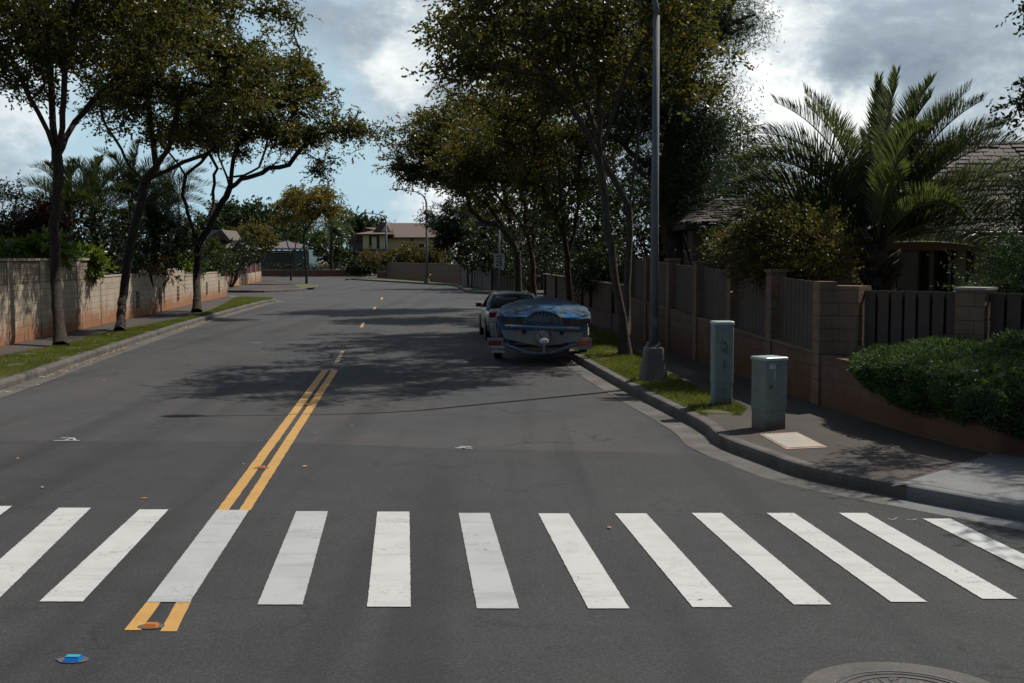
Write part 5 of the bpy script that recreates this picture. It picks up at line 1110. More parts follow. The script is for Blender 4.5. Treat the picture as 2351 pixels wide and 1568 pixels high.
def road_pts(n, rng): y = 8+52*rng.random(n)**1.3; x = -8.5+(9)*rng.random(n)-.09*(y-20); return np.stack([x, y, np.full(n, .012)], 1)
litter('fallen_leaves', 'odd fallen leaves lying about on the roadway', road_pts, 60, 8, .07)
# ------------------------------------------------------------------ street lamps
def lamp(p, label, base_h=.63, Hh=8.0, arm=2.4, k_=1.):
    r = empty('street_lamp', tuple(p), .03, label, 'street lamp', 'curved arm street lamps')
    b_ = MB(); w0, w1 = .25, .175; rings = []
    for w_, z in [(w0, 0), (w0*.98, .05), (w1*1.02, base_h-.07), (w1*.96, base_h-.02), (w1*.75, base_h)]:
        c = w_*.28; rings.append([(w_-c, -w_, z), (w_, -w_+c, z), (w_, w_-c, z), (w_-c, w_, z), (-w_+c, w_, z), (-w_, w_-c, z), (-w_, -w_+c, z), (-w_+c, -w_, z)])
    b_.loft(rings); b_.build('footing', 'lamp_concrete', r, fix=True)
    m_ = MB(); m_.tube([(0, 0, base_h-.05), (0, 0, 3), (0, 0, Hh)], [.082*k_, .072*k_, .060*k_], 18); m_.build('pole', 'pole_metal', r, smooth=True)
    pts = [(0, 0, Hh-.02)]
    for k in range(1, 11):
        a = math.pi/2*k/10*.93; pts.append((-1.15*(1-math.cos(a)), 0, Hh+1.15*math.sin(a)))
    lx, _, lz = pts[-1]; pts.append((-arm, 0, lz+.20)); m_ = MB(); m_.tube(pts, [(.058-.003*i)*k_ for i in range(len(pts))], 14); m_.build('arm', 'pole_metal', r, smooth=True)
    h = MB(); rings = []
    for t, ww, hh in [(0, .05, .04), (.1, .09, .07), (.3, .16, .10), (.5, .17, .09), (.66, .10, .06), (.72, .03, .02)]:
        rings.append([(-arm+.08-t, ww*math.cos(6.283*k/12), lz+.22+hh*math.sin(6.283*k/12)*(1 if math.sin(6.283*k/12) > 0 else .8)) for k in range(12)])
    h.loft(rings); hd = h.build('lamp_head', 'pole_metal', r, smooth=True, fix=True)
    g = MB(); g.lathe([(.02, -.12), (.09, -.09), (.13, -.02), (.13, 0)], 14, Matrix.Translation((-arm-.30, 0, lz+.15))); g.build('lens', 'sign_white', hd, smooth=True, fix=True)
    g = MB(); g.box(-.05, .05, -.088, -.080, 1.0, 1.16); g.build('hand_hole_cover', 'pole_metal', r)
    return r
lp = G(1500, 872, .15); lm = lamp(lp, 'tall grey lamp post on a tapered concrete footing in the grass on the right', .63, 6.75, 2.6)
m_ = MB()
for sx, sy in ((-1, -1), (1, -1), (1, 1), (-1, 1)):
    m_.tube([(sx*.10, sy*.10, .62), (sx*.10, sy*.10, .70)], .028, 8)
m_.lathe([(.085, .63), (.13, .632), (.13, .655), (.085, .66)], 16); m_.build('base_plate', 'pole_metal', lm)
lamp(G(980, 649, .15), 'distant lamp post in front of the plain tan wall', .35, 7.0, 2.4, 1.5)
l2 = Vector((A(887, 600, 165).x, 165, .15)); lamp(l2, 'farthest lamp post before the left end of the beige house', .5, 7.1, 2.7, 2.2)
l3 = Vector((A(414, 600, 88).x, 88, .15)); lamp(l3, 'lamp post half hidden behind the left palms', .4, 6.4, 1.2, 1.2)
hy = MB(); q = G(988, 647, .15)
hr = empty('hydrant', tuple(q), 0, 'small yellow topped hydrant at the foot of the distant lamp post', 'hydrant')
MB().lathe([(.14, 0), (.14, .03), (.10, .04), (.10, .5), (.13, .52), (.13, .56)], 14).build('barrel', 'yellow_cap', hr, smooth=False); MB().lathe([(.13, .561), (.11, .64), (.05, .70), (.02, .73)], 14).build('bonnet', 'yellow_cap', hr, smooth=True)
MB().tube([(-.2, 0, .42), (.2, 0, .42)], .055, 10).build('outlet', 'yellow_cap', hr)

# ------------------------------------------------------------------ speed limit sign
sg = Vector((A(1146, 600, 70).x, 70, .15)); sr = empty('speed_sign', tuple(sg), 0, 'white speed limit 25 sign on a steel post with a dark name plate above', 'road sign')
MB().tube([(0, .07, 0), (0, .07, 4.75)], .055, 12).build('post', 'pole_metal', sr, smooth=True)
def plate(w_, h_, cx_, cz, y_, nm, mt, par, th=.006, r_=.04):
    pts = []
    for sx, sz, a0 in ((1, 1, 0), (-1, 1, 90), (-1, -1, 180), (1, -1, 270)):
        for k in range(5):
            a = R_(a0+22.5*k); pts.append((cx_+sx*(w_/2-r_)+r_*math.cos(a), cz+sz*(h_/2-r_)+r_*math.sin(a)))
    n = len(pts); return MB().add([(x, y_, z) for x, z in pts]+[(x, y_+th, z) for x, z in pts], [tuple(range(n)), tuple(range(2*n-1, n-1, -1))]+[(i, n+i, n+(i+1) % n, (i+1) % n) for i in range(n)]).build(nm, mt, par, fix=True)
zc = A(1146, 599, 70).z-.15
pl = plate(.64, .86, 0, zc, 0, 'sign_plate', 'sign_white', sr)
plate(.60, .82, 0, zc, -.003, 'border', 'sign_black', pl, .002); plate(.575, .795, 0, zc, -.006, 'face', 'sign_white', pl, .002)
rx = (math.pi/2, 0, 0)
text_mesh('lettering', 'SPEED', .165, 'sign_black', pl, (0, -.009, zc+.27), rx, .006); text_mesh('lettering', 'LIMIT', .165, 'sign_black', pl, (0, -.009, zc+.11), rx, .006); text_mesh('lettering', '25', .42, 'sign_black', pl, (0, -.009, zc-.17), rx, .016)
zn = A(1112, 512, 70).z-.15; plate(1.35, .24, -.75, zn, .02, 'name_plate', 'sign_blue', sr)
MB().box(-.12, .06, .03, .1, zn-.03, zn+.03).build('bracket', 'pole_metal', sr)

# ------------------------------------------------------------------ utility pedestals
p = G(1656, 932, .15); up = empty('utility_pedestal', tuple(p), .05, 'taller pale green utility pedestal with black scribbles, standing in the grass', 'utility box')
def rrect(wx, wy, r_, z, n=5):
    pts = []
    for sx, sy, a0 in ((1, 1, 0), (-1, 1, 90), (-1, -1, 180), (1, -1, 270)):
        for k in range(n+1):
            a = R_(a0+90*k/n); pts.append((sx*(wx-r_)+r_*math.cos(a), sy*(wy-r_)+r_*math.sin(a), z))
    return pts
MB().loft([rrect(.150, .13, .05, 0), rrect(.150, .13, .05, .36)]).build('base', 'pedestal_paint', up)
bd = MB().loft([rrect(.158, .138, .05, .363), rrect(.158, .138, .05, 1.27)]).build('body', 'pedestal_paint', up)
MB().loft([rrect(.168, .148, .05, 1.272), rrect(.168, .148, .05, 1.312), rrect(.15, .13, .04, 1.325)]).build('lid', 'pedestal_lid', up)
MB().box(-.035, .06, -.1385, -.136, .05, .3).build('cover_plate', 'pedestal_grey', up)
rg = random.Random(4); g_ = MB()
def scr(pts, w_=.006):
    for a, b_ in zip(pts[:-1], pts[1:]):
        g_.tube([(a[0], -.1395, a[1]), (b_[0], -.1395, b_[1])], w_*.6, 4)
scr([(-.03, 1.08), (-.045, .98), (.0, 1.03), (.0, .96), (.035, 1.02)]); scr([(-.04, .95), (.03, .98), (.04, .90), (-.01, .88), (.05, .85)]); scr([(-.05, .92), (-.03, .86), (.0, .92), (.02, .84)]); scr([(.02, 1.0), (.06, .93), (.03, .80)])
scr([(-.02, .72), (.04, .70), (.01, .64), (-.01, .60)]); scr([(.0, .71), (.0, .58)]); scr([(.01, .66), (.05, .62)]); scr([(-.01, 1.16), (.02, 1.17)])
g_.build('scribbles', 'scrawl', bd)
p = G(1764, 983, .15); ub = empty('utility_pedestal', tuple(p), R_(24), 'shorter square grey green utility box on the pavement beside the access cover', 'utility box')
MB().loft([rrect(.165, .16, .012, 0, 2), rrect(.165, .16, .012, .25, 2)]).build('base', 'pedestal_grey', ub)
bd = MB().loft([rrect(.172, .167, .014, .253, 2), rrect(.172, .167, .014, .93, 2)]).build('body', 'pedestal_grey', ub)
MB().loft([rrect(.184, .179, .014, .932, 2), rrect(.184, .179, .014, .965, 2), rrect(.172, .167, .014, .975, 2)]).build('lid', 'pedestal_lid', ub)
MB().box(-.10, -.075, -.173, -.1672, .56, .60).build('lock', 'black_trim', bd); MB().box(-.12, -.02, -.1690, -.1674, .82, .88).build('worn_sticker', 'pedestal_lid', bd); MB().box(-.04, -.025, -.1688, -.1674, .68, .80).build('paint_streak', 'sign_white', bd)

# ------------------------------------------------------------------ car
def car(origin, rz, paint_, label, wide=.83, Lc=4.4):
    r = empty('parked_car', tuple(origin), rz, label, 'car')
    # (y forward, half width at belt, z_bottom, z_belt, roof z, roof half width)
    st = [(0.0, .70, .42, .78, None), (.08, .78, .30, .90, None), (.25, .81, .24, .95, None), (.9, .83, .2, .93, None), (1.6, .84, .2, .92, None), (2.8, .84, .2, .90, None), (3.5, .82, .22, .84, None), (4.1, .78, .26, .74, None), (Lc, .66, .36, .62, None)]
    def ring(y, hw, zb, zt):
        return [(-hw*.86, y, zb), (-hw*.97, y, zb+.06), (-hw, y, zb+(zt-zb)*.45), (-hw*.985, y, zb+(zt-zb)*.72), (-hw*.93, y, zt-.02), (-hw*.80, y, zt), (0, y, zt+.015), (hw*.80, y, zt), (hw*.93, y, zt-.02), (hw*.985, y, zb+(zt-zb)*.72), (hw, y, zb+(zt-zb)*.45), (hw*.97, y, zb+.06), (hw*.86, y, zb)]
    m_ = MB(); m_.loft([ring(y, a, b_, c) for y, a, b_, c, _ in st]); body = m_.build('body', paint_, r, smooth=True, fix=True)
    # greenhouse: glass band and roof
    gh = [(.42, .66, .93, .93), (.62, .655, .93, 1.22), (.80, .64, .93, 1.345), (1.3, .64, .93, 1.39), (2.1, .64, .92, 1.38), (2.55, .64, .92, 1.28), (3.05, .68, .90, .92)]
    def gring(y, hw, zb, zt, sc=1., dz=0):
        t = max(.0, (zt-zb)/.45); top = (hw+.10*(1-min(1, t)))*sc - .09*t
        return [(-(hw+.09)*sc, y, zb-.02), (-top, y, zt-.05*t+dz), (-top*.85, y, zt-.012*t+dz), (0, y, zt+.012*t+dz), (top*.85, y, zt-.012*t+dz), (top, y, zt-.05*t+dz), ((hw+.09)*sc, y, zb-.02)]
    m_ = MB(); m_.loft([gring(*g) for g in gh]); m_.build('windows', 'glass_dark', r, smooth=True, fix=True)
    m_ = MB()
    rf_ = [g for g in gh if .7 < g[0] < 2.6]; rings = []
    for i, g in enumerate(rf_):
        q_ = gring(*g); rings.append([(q_[1][0]-.012, g[0]+(-.06 if i == 0 else 0), q_[1][2]-.03), (q_[1][0]-.008, g[0], q_[1][2]+.01), (q_[2][0], g[0], q_[2][2]+.016), (0, g[0], q_[3][2]+.018), (q_[4][0], g[0], q_[4][2]+.016), (q_[5][0]+.008, g[0], q_[5][2]+.01), (q_[5][0]+.012, g[0]+(-.06 if i == 0 else 0), q_[5][2]-.03)])
    m_.loft(rings, True); m_.build('roof', paint_, r, smooth=True, fix=True)
    m_ = MB()
    for sx in (-1, 1):
        def pil(pts, w_): MB().tube([(sx*p_[0], p_[1], p_[2]) for p_ in pts], w_, 6).build('pillar', paint_, r, smooth=True)
        pil([(.76, .34, .92), (.70, .60, 1.18), (.57, .82, 1.35)], [.075, .07, .05]); pil([(.755, 1.72, .92), (.56, 1.66, 1.35)], .035); pil([(.775, 3.0, .90), (.68, 2.75, 1.13), (.56, 2.35, 1.33)], .035)
    for sx in (-1, 1):
        MB().box(sx*.66-.11, sx*.66+.11, -.035, .10, .70, .86).build('tail_light', 'red_lens', r, bevel=.02)
        MB().box(sx*.60-.12, sx*.60+.12, Lc-.14, Lc+.0, .52, .62).build('headlight', 'sign_white', r, bevel=.02)
        mm = MB(); mm.loft([[(sx*(.84+.17*t)+.0, 2.62+dy*.9, .96+dz) for dy, dz in [(-.04, -.05), (.05, -.05), (.05, .07), (-.04, .07)]] for t in (0., 1.)]); mm.build('mirror', 'black_trim', r, bevel=.01)
        MB().box(sx*.845-.006, sx*.845+.006, .5, 4.0, .50, .535).build('side_trim', 'black_trim', r)
        for yy in (1.45, 2.2): MB().box(sx*.845-.012, sx*.845+.012, yy, yy+.14, .79, .82).build('door_handle', 'black_trim', r)
        for yy in (.85, 3.5):
            mt_ = Matrix.Translation((sx*.74, yy, .30)) @ Matrix.Rotation(math.pi/2*sx, 4, 'Y')
            wr = MB().lathe([(.19, -.1), (.285, -.09), (.302, -.05), (.302, .07), (.285, .105), (.20, .108)], 28, mt_).build('wheel', 'tyre', r, smooth=False); MB().lathe([(.02, .09), (.19, .112), (.195, .10)], 20, mt_).build('rim', 'rim', wr)
            MB().lathe([(.33, .075), (.36, .095), (.36, .107), (.33, .108)], 28, mt_).build('wheel_arch', 'black_trim', r)
    MB().box(-.74, .74, -.10, .06, .40, .60).build('bumper', paint_, r, bevel=.04); MB().box(-.70, .70, Lc-.1, Lc+.08, .34, .54).build('bumper', paint_, r, bevel=.04)
    MB().box(-.16, .16, -.112, -.1005, .5, .62).build('number_plate', 'sign_white', r)
    return r
co_ = Vector((.10, 34.3, 0)); car(co_, .085, 'silver_paint', 'silver saloon car parked at the right kerb directly ahead of the covered boat')
cc = A(1037, 600, 126); car(Vector((cc.x, 127, .75)), R_(-80), 'car_white', 'white car whose roof just shows above the plain tan wall')

# ------------------------------------------------------------------ boat trailer and boat
to = Vector((.63, 27.0, 0)); TR = R_(-2.5)
tr_ = empty('boat_trailer', tuple(to), TR, 'rusty grey boat trailer with box fenders and red lights under the covered boat', 'trailer')
m_ = MB()
m_.tube([(-1.0, .05, .50), (-.72, .02, .42), (-.3, -.05, .27), (0, -.08, .235), (.3, -.05, .27), (.72, .02, .42), (1.0, .05, .50)], .048, 8)
for sx in (-1, 1):
    m_.tube([(sx*.72, .0, .44), (sx*.72, 3.4, .44), (sx*.1, 6.0, .48)], .045, 6)
    for yy in (.25, 1.2, 2.6): m_.tube([(sx*.72, yy, .44), (sx*.3, yy, .60 if yy > 1 else .56)], .03, 6)
    m_.tube([(sx*.72, .1, .44), (sx*.80, .05, .86)], .028, 6)
m_.tube([(0, 5.9, .48), (0, 7.0, .46)], .045, 6); m_.tube([(-.74, 1.5, .30), (.74, 1.5, .30)], .04, 6); m_.tube([(-.74, 3.2, .44), (.74, 3.2, .44)], .04, 6); m_.build('frame', 'trailer_steel', tr_)
for sx in (-1, 1):
    MB().box(sx*.34-.04, sx*.34+.04, .1, 3.2, .53, .60).build('bunk', 'alu', tr_)
    MB().tube([(sx*.98, .35, .42), (sx*1.03, .33, .98)], .028, 8).build('guide_post', 'alu', tr_)
    mt_ = Matrix.Translation((sx*1.03, 1.45, .31)) @ Matrix.Rotation(math.pi/2*sx, 4, 'Y')
    wr = MB().lathe([(.17, -.09), (.29, -.085), (.31, -.05), (.31, .05), (.29, .09), (.17, .09)], 28, mt_).build('wheel', 'tyre', tr_); MB().lathe([(.02, .07), (.165, .092), (.17, .07)], 18, mt_).build('rim', 'rim', wr)
    fm = MB(); prof = [(.85, .42), (.85, .62), (1.05, .76), (1.85, .76), (2.05, .62), (2.05, .42)]
    fm.loft([[(sx*1.03-.13, y, z) for y, z in prof]+[(sx*1.03-.13, y, z-.015) for y, z in prof[::-1]], [(sx*1.03+.13, y, z) for y, z in prof]+[(sx*1.03+.13, y, z-.015) for y, z in prof[::-1]]]); fm.build('fender', 'fender_grey', tr_, fix=True)
    MB().box(sx*1.03-.13, sx*1.03+.13, .835, .848, .40, .62).build('fender_plate', 'fender_grey', tr_)
    MB().box(sx*1.03-.13, sx*1.03+.10, .55, .85, .60, .88).build('fender_box', 'fender_grey', tr_, bevel=.03)
    lb = MB().box(sx*1.02-.19, sx*1.02+.19, .02, .06, .34, .60).build('light_bracket', 'fender_grey', tr_)
    MB().box(sx*1.03-.15, sx*1.03+.15, -.03, .018, .44, .54).build('tail_light', 'red_lens' if sx < 0 else 'orange_lens', lb, bevel=.008)
np_ = MB().box(-1.12, -.80, -.015, -.005, .26, .42).build('number_plate', 'sign_white', tr_); text_mesh('lettering', 'Z71 WUA', .085, 'sign_black', np_, (-.96, -.019, .335), rx, .002)

bo = empty('boat', (to.x+.05, 27.0, .0), TR, 'blue and white motor boat on the trailer, its stern toward the viewer', 'boat')
bo.rotation_euler = (0, R_(1.6), TR)
# stations: y, half beam, chine half width, z keel, z chine, z gunwale
BS = [(0, 1.05, .86, .40, .56, 1.08), (.6, 1.08, .88, .39, .56, 1.10), (1.8, 1.10, .88, .39, .57, 1.13), (3.0, 1.06, .78, .42, .62, 1.18), (4.0, .88, .52, .50, .74, 1.24), (4.8, .58, .24, .66, .90, 1.30), (5.4, .14, .04, .98, 1.12, 1.36)]
low = []; high = []
for y, b_, c, zk, zc_, zg in BS:
    zm = zc_+(zg-zc_)*.38; bm = c+(b_-c)*.55
    low.append([(-bm, y, zm), (-c, y, zc_), (-c*.5, y, (zk+zc_)/2), (0, y, zk), (c*.5, y, (zk+zc_)/2), (c, y, zc_), (bm, y, zm), (0, y, zm)])
    high.append([(-b_, y, zg), (-bm-.012, y, zm+.01), (0, y, zm+.01), (bm+.012, y, zm+.01), (b_, y, zg), (0, y, zg)])
MB().loft(low).build('hull', 'boat_white', bo, fix=True); MB().loft(high).build('topsides', 'boat_blue', bo, fix=True)
m_ = MB()
for k in range(-5, 6):
    if abs(k) > 0: m_.box(k*.155-.008, k*.155+.008, -.012, 0, .60, .755)
m_.build('transom_ribs', 'fender_grey', bo)
MB().tube([(-.86, -.20, .86), (.86, -.20, .86)], .036, 10).build('rub_bar', 'alu', bo)
m_ = MB()
for sx in (-.6, .6): m_.tube([(sx, -.2, .86), (sx, 0, .80)], .02, 6)
m_.build('bar_mount', 'alu', bo)
dr_ = MB(); dr_.loft([[(.02+.17*math.cos(6.283*k/14)*s_, y, .64+.17*math.sin(6.283*k/14)*s_) for k in range(14)] for y, s_ in [(-.01, 1.05), (-.16, 1.05), (-.22, .9), (-.24, .6)]]); od = dr_.build('stern_drive', 'boat_white', bo, smooth=True, fix=True)
MB().loft([[(.05+.11*math.cos(6.283*k/12)*s_, -.24-t, .56+.075*math.sin(6.283*k/12)*s_) for k in range(12)] for t, s_ in [(0, 1), (.2, 1.05), (.32, .9), (.36, .4)]]).build('drive_cowl', 'car_white', od, smooth=True, fix=True)
MB().tube([(.06, -.5, .50), (.06, -.46, .30)], [.018, .03], 8).build('skeg', 'boat_white', od); MB().tube([(-.1, -.2, .74), (.0, -.3, .62)], .012, 5).build('hose', 'black_trim', od); MB().tube([(.17, -.2, .62), (.19, -.22, .75), (.2, -.18, .86), (.19, -.12, 1.08)], .018, 6).build('strap', 'red_lens', bo)
MB().box(-.20, .24, -.014, -.001, .44, .80).build('transom_plate', 'boat_white', bo)
for sx in (-.42, .44): MB().lathe([(.02, 0), (.05, 0), (.05, .03), (.02, .03)], 12, Matrix.Translation((sx, -.001, .73)) @ Matrix.Rotation(math.pi/2, 4, 'X')).build('outlet', 'opening_dark', bo)

# tarpaulin: draped sheet with sag, folds and a scalloped hem
tp = empty('tarpaulin', tuple(bo.location), TR, 'wrinkled blue tarpaulin with brown inside, draped over the boat', 'tarpaulin'); tp.rotation_euler = bo.rotation_euler
rt_ = random.Random(3); NX, NY = 56, 60; V = []
def hb(y):
    for a, b_ in zip(BS[:-1], BS[1:]):
        if a[0] <= y <= b_[0]:
            t = (y-a[0])/(b_[0]-a[0]); return a[1]+(b_[1]-a[1])*t, a[5]+(b_[5]-a[5])*t
    return BS[0][1], BS[0][5]
from mathutils import noise as mno
for j in range(NY+1):
    y = -.06+5.5*j/NY; b_, zg = hb(max(0, min(5.4, y)))
    for i in range(NX+1):
        s_ = -1+2*i/NX; 
        # across: hangs down at both sides
        hang = .16+.05*math.sin(y*4+s_*3); fullw = b_+.02+hang; q = s_*fullw
        if abs(q) <= b_+.02: x = q; ridge = .06*math.exp(-((y-2.1)/1.2)**2)+.08*math.exp(-((y-.2)/.5)**2)*math.exp(-(q/.35)**2)+.10*math.exp(-((y-3.9)/.9)**2); z = zg+.03+ridge*(1-(abs(q)/(b_+.02))**1.6)-.05*math.exp(-((abs(q)-.62)/.25)**2)*math.exp(-((y-.3)/.9)**2)
        else: x = math.copysign(b_+.02+.025*math.sin(y*7), q); z = zg+.03-(abs(q)-b_-.02)
        w1_ = x*1.3+y*.55+.8*mno.noise(Vector((x*.7, y*.6, 2.)))
        fold = abs((w1_*1.9) % 1-.5)*.10*math.exp(-((y-1.2)/1.6)**2)+abs(((y*.9-abs(x)*1.1)*1.3) % 1-.5)*.045
        nz = mno.noise(Vector((x*1.8, y*1.0, 3.1)))*.06+mno.noise(Vector((x*7, y*5, 7.7)))*.010+fold-.04
        V.append((x, y, z+nz))
Fq = [(j*(NX+1)+i, j*(NX+1)+i+1, (j+1)*(NX+1)+i+1, (j+1)*(NX+1)+i) for j in range(NY) for i in range(NX)]
MB().add(V, Fq).build('cover', 'tarp', tp, smooth=True)
# stern skirt: hangs in two swags beside the engine arch
def top_z(x): 
    i = int(round((x/(1.05+.02+.16)+1)/2*NX)); i = max(0, min(NX, i)); return V[i][2]
m_ = MB(); n = 40; ra = []; rb = []
for i in range(n+1):
    x = -1.05+2.1*i/n; zt = top_z(x); d = .17*math.sin(math.pi*min(1, max(0, (abs(x-.02)-.33)/.72)))**.7+.03 if abs(x-.02) > .33 else .02
    d += .02*math.sin(x*23)+.015*math.sin(x*41); yo = -.075-.02*math.sin(x*17); ra.append((x, yo+.01, zt)); rb.append((x, yo-.02, zt-max(.02, d)))
m_.add(ra+rb, [(i, i+1, n+2+i, n+1+i) for i in range(n)]); m_.build('stern_skirt', 'tarp_back', tp, smooth=True)
m_ = MB(); arc = [(.02+.40*math.cos(a), -.10, 1.0+.24*math.sin(a)) for a in [math.pi*k/20 for k in range(21)]]; m_.tube([(.46, -.1, .93)]+arc+[(-.42, -.1, .93)], .012, 5); m_.build('hem_rope', 'tarp_rope', tp)
m_ = MB(); pts = [(.02+.385*math.cos(math.pi*k/20), 1.0+.225*math.sin(math.pi*k/20)) for k in range(21)]; m_.add([(x, -.093, z) for x, z in pts]+[(x, -.085, z) for x, z in pts], [tuple(range(21))]); m_.build('arch_panel', 'tarp', tp)
m_ = MB(); 
for k, x in enumerate([-.26, -.19, -.11, -.03, .05, .14, .22, .29]): 
    zz = 1.0+.225*math.sqrt(max(0, 1-((x-.02)/.385)**2)); m_.add([(x-.035, -.098, 1.03), (x+.03, -.098, 1.03), (x+.02, -.098, zz-.05-.02*(k % 2)), (x-.02, -.098, zz-.03)], [(0, 1, 2, 3)])
m_.build('emblem', 'tarp_emblem', tp)
m_ = MB(); m_.add([(x, -.0945, z) for x, z in [(-.36, .98), (.40, .98), (.36, 1.07), (.2, 1.10), (.06, 1.08), (-.1, 1.11), (-.25, 1.09), (-.33, 1.05)]], [tuple(range(8))]); m_.build('pale_patch', 'tarp_emblem', tp)

# ------------------------------------------------------------------ houses
def shingles(par, c00, c10, c11, c01, rows, wid=.28, seed=0, name='roof', lift=.035):
    """overlapping shakes over a quad: c00-c10 eave, c01-c11 ridge"""
    r_ = random.Random(seed); c00, c10, c11, c01 = map(Vector, (c00, c10, c11, c01)); nrm = (c10-c00).cross(c01-c00).normalized()
    if nrm.z < 0: nrm = -nrm
    m_ = MB()
    for k in range(rows):
        t0 = k/rows; t1 = min(1, (k+1.35)/rows); a0 = c00.lerp(c01, t0); b0 = c10.lerp(c11, t0); a1 = c00.lerp(c01, t1); b1 = c10.lerp(c11, t1); Lr = (b0-a0).length; n = max(1, int(Lr/wid)); x = 0; e = 0
        while e < 1-1e-6:
            e2 = min(1, e+r_.uniform(.7, 1.35)/n); g = .015/max(Lr, .1); dz = r_.uniform(-.02, .03); sl_ = r_.uniform(-.02, .02)
            down = (a0-a1).normalized()*sl_
            p0 = a0.lerp(b0, e+g)+nrm*(lift+dz)+down; p1 = a0.lerp(b0, max(e+g, e2-g))+nrm*(lift+dz)+down; p2 = a1.lerp(b1, max(e+g, e2-g))+nrm*.004; p3 = a1.lerp(b1, e+g)+nrm*.004
            b_ = -nrm*.03; m_.hexa([p0+b_, p1+b_, p2+b_, p3+b_, p0, p1, p2, p3]); e = e2
    m_.add([c00, c10, c11, c01], [(0, 1, 2, 3)])
    return m_.build(name, 'shake', par)
h1 = empty('shingle_house', (9, 30, .15), 0, 'low brown house with a heavy wood shake roof behind the big palm', 'house'); o_ = Vector(h1.location)
def hb_(x0, x1, y0, y1, z0, z1, nm, mt, par=None): return MB().box(x0-9, x1-9, y0-30, y1-30, z0-.15, z1-.15).build(nm, mt, par or h1)
xl = A(1590, 560, 32).x
hb_(xl, 12, 32, 40, .1, 3.28, 'wall', 'near_wall')
for x in np.arange(xl+.35, 8, .42): hb_(x, x+.04, 31.96, 31.995, .5, 3.2, 'wall_batten', 'near_wall')
hb_(A(1650, 560, 32).x, A(1672, 560, 32).x, 31.93, 31.99, 1.0, 2.6, 'window', 'window_glass')
E = lambda x, y, z: (x-9, y-30, z-.15)
ex0 = A(1572, 512, 31.4).x; ez = A(1572, 512, 31.4).z
shingles(h1, E(ex0, 31.4, ez), E(13, 31.4, ez), E(13, 35.8, ez+.86), E(ex0+.9, 35.8, ez+.86), 14, .26, 1)
shingles(h1, E(ex0, 40.4, ez), E(ex0, 31.4, ez), E(ex0+.9, 35.7, ez+.86), E(ex0+.9, 36.0, ez+.86), 6, .26, 2)
hb_(ex0+.02, 13, 31.42, 40.3, ez-.16, ez-.012, 'fascia', 'dark_trim')
# nearer wing with posts and dark windows
wx0 = A(1985, 600, 26).x; hb_(wx0, 24, 26.4, 33, .1, 2.86, 'wall', 'near_wall')
for u0, u1 in ((2060, 2186), (2262, 2350), (2400, 2500)):
    xa, xb = A(u0, 600, 26.3).x, A(u1, 600, 26.3).x; wn_ = hb_(xa, xb, 26.30, 26.38, .75, 2.6, 'window', 'window_glass')
    hb_(xa-.06, xa, 26.24, 26.40, .7, 2.66, 'window_frame', 'dark_trim', wn_); hb_(xb, xb+.06, 26.24, 26.40, .7, 2.66, 'window_frame', 'dark_trim', wn_); hb_(xa-.06, xb+.06, 26.24, 26.40, 2.6, 2.68, 'window_frame', 'dark_trim', wn_); hb_((xa+xb)/2-.03, (xa+xb)/2+.03, 26.26, 26.29, .75, 2.6, 'window_frame', 'dark_trim', wn_)
for u0, u1 in ((2000, 2022), (2030, 2050)):
    xa, xb = A(u0+5, 600, 25.9).x, A(u1+12, 600, 25.9).x; hb_(xa, xb, 26.0, 26.3, .15, 2.0, 'planter_column', 'near_post')
for u0, u1 in ((2194, 2214), (2232, 2262)):
    xa, xb = A(u0, 600, 25.2).x, A(u1, 600, 25.2).x; hb_(xa, xb, 25.1, 25.3, .15, 2.72, 'post', 'near_post')
hb_(wx0-.2, 24, 25.05, 25.25, 2.60, 2.86, 'beam', 'near_post')
rx0 = A(1945, 530, 24.2).x; rz = A(2300, 531, 24.2).z
shingles(h1, E(rx0, 24.2, rz), E(26, 24.2, rz), E(26, 29.6, rz+2.35), E(rx0+2.3, 29.6, rz+2.35), 20, .27, 3)
shingles(h1, E(rx0, 34.9, rz), E(rx0, 24.2, rz), E(rx0+2.3, 29.5, rz+2.35), E(rx0+2.3, 29.7, rz+2.35), 20, .27, 4)
hb_(rx0+.03, 26, 24.23, 34.8, rz-.17, rz-.013, 'fascia', 'dark_trim')

def gable(par, x0, x1, y0, y1, ze, zr, ov=.5, mt='brown_roof', along='x', th=.12):
    m_ = MB()
    if along == 'x':
        ym = (y0+y1)/2; y0 -= ov; y1 += ov; x0 -= ov; x1 += ov; dz = (zr-ze)*ov/((y1-y0)/2)
        for a, b_ in ((y0, ym), (y1, ym)):
            m_.hexa([(x0, a, ze-th), (x1, a, ze-th), (x1, b_, zr-th), (x0, b_, zr-th), (x0, a, ze), (x1, a, ze), (x1, b_, zr), (x0, b_, zr)])
    else:
        xm = (x0+x1)/2; y0 -= ov; y1 += ov; x0 -= ov; x1 += ov
        for a, b_ in ((x0, xm), (x1, xm)):
            m_.hexa([(a, y0, ze-th), (a, y1, ze-th), (b_, y1, zr-th), (b_, y0, zr-th), (a, y0, ze), (a, y1, ze), (b_, y1, zr), (b_, y0, zr)])
    return m_.build('roof', mt, par, fix=True)
def hip(par, x0, x1, y0, y1, ze, zr, ins, mt='brown_roof', name='roof'):
    ym = (y0+y1)/2; return MB().add([(x0, y0, ze), (x1, y0, ze), (x1, y1, ze), (x0, y1, ze), (x0+ins, ym, zr), (x1-ins, ym, zr), (x0, y0, ze-.18), (x1, y0, ze-.18), (x1, y1, ze-.18), (x0, y1, ze-.18)],
        [(0, 1, 5, 4), (1, 2, 5), (2, 3, 4, 5), (3, 0, 4), (6, 7, 1, 0), (7, 8, 2, 1), (8, 9, 3, 2), (9, 6, 0, 3), (9, 8, 7, 6)]).build(name, mt, par, fix=True)
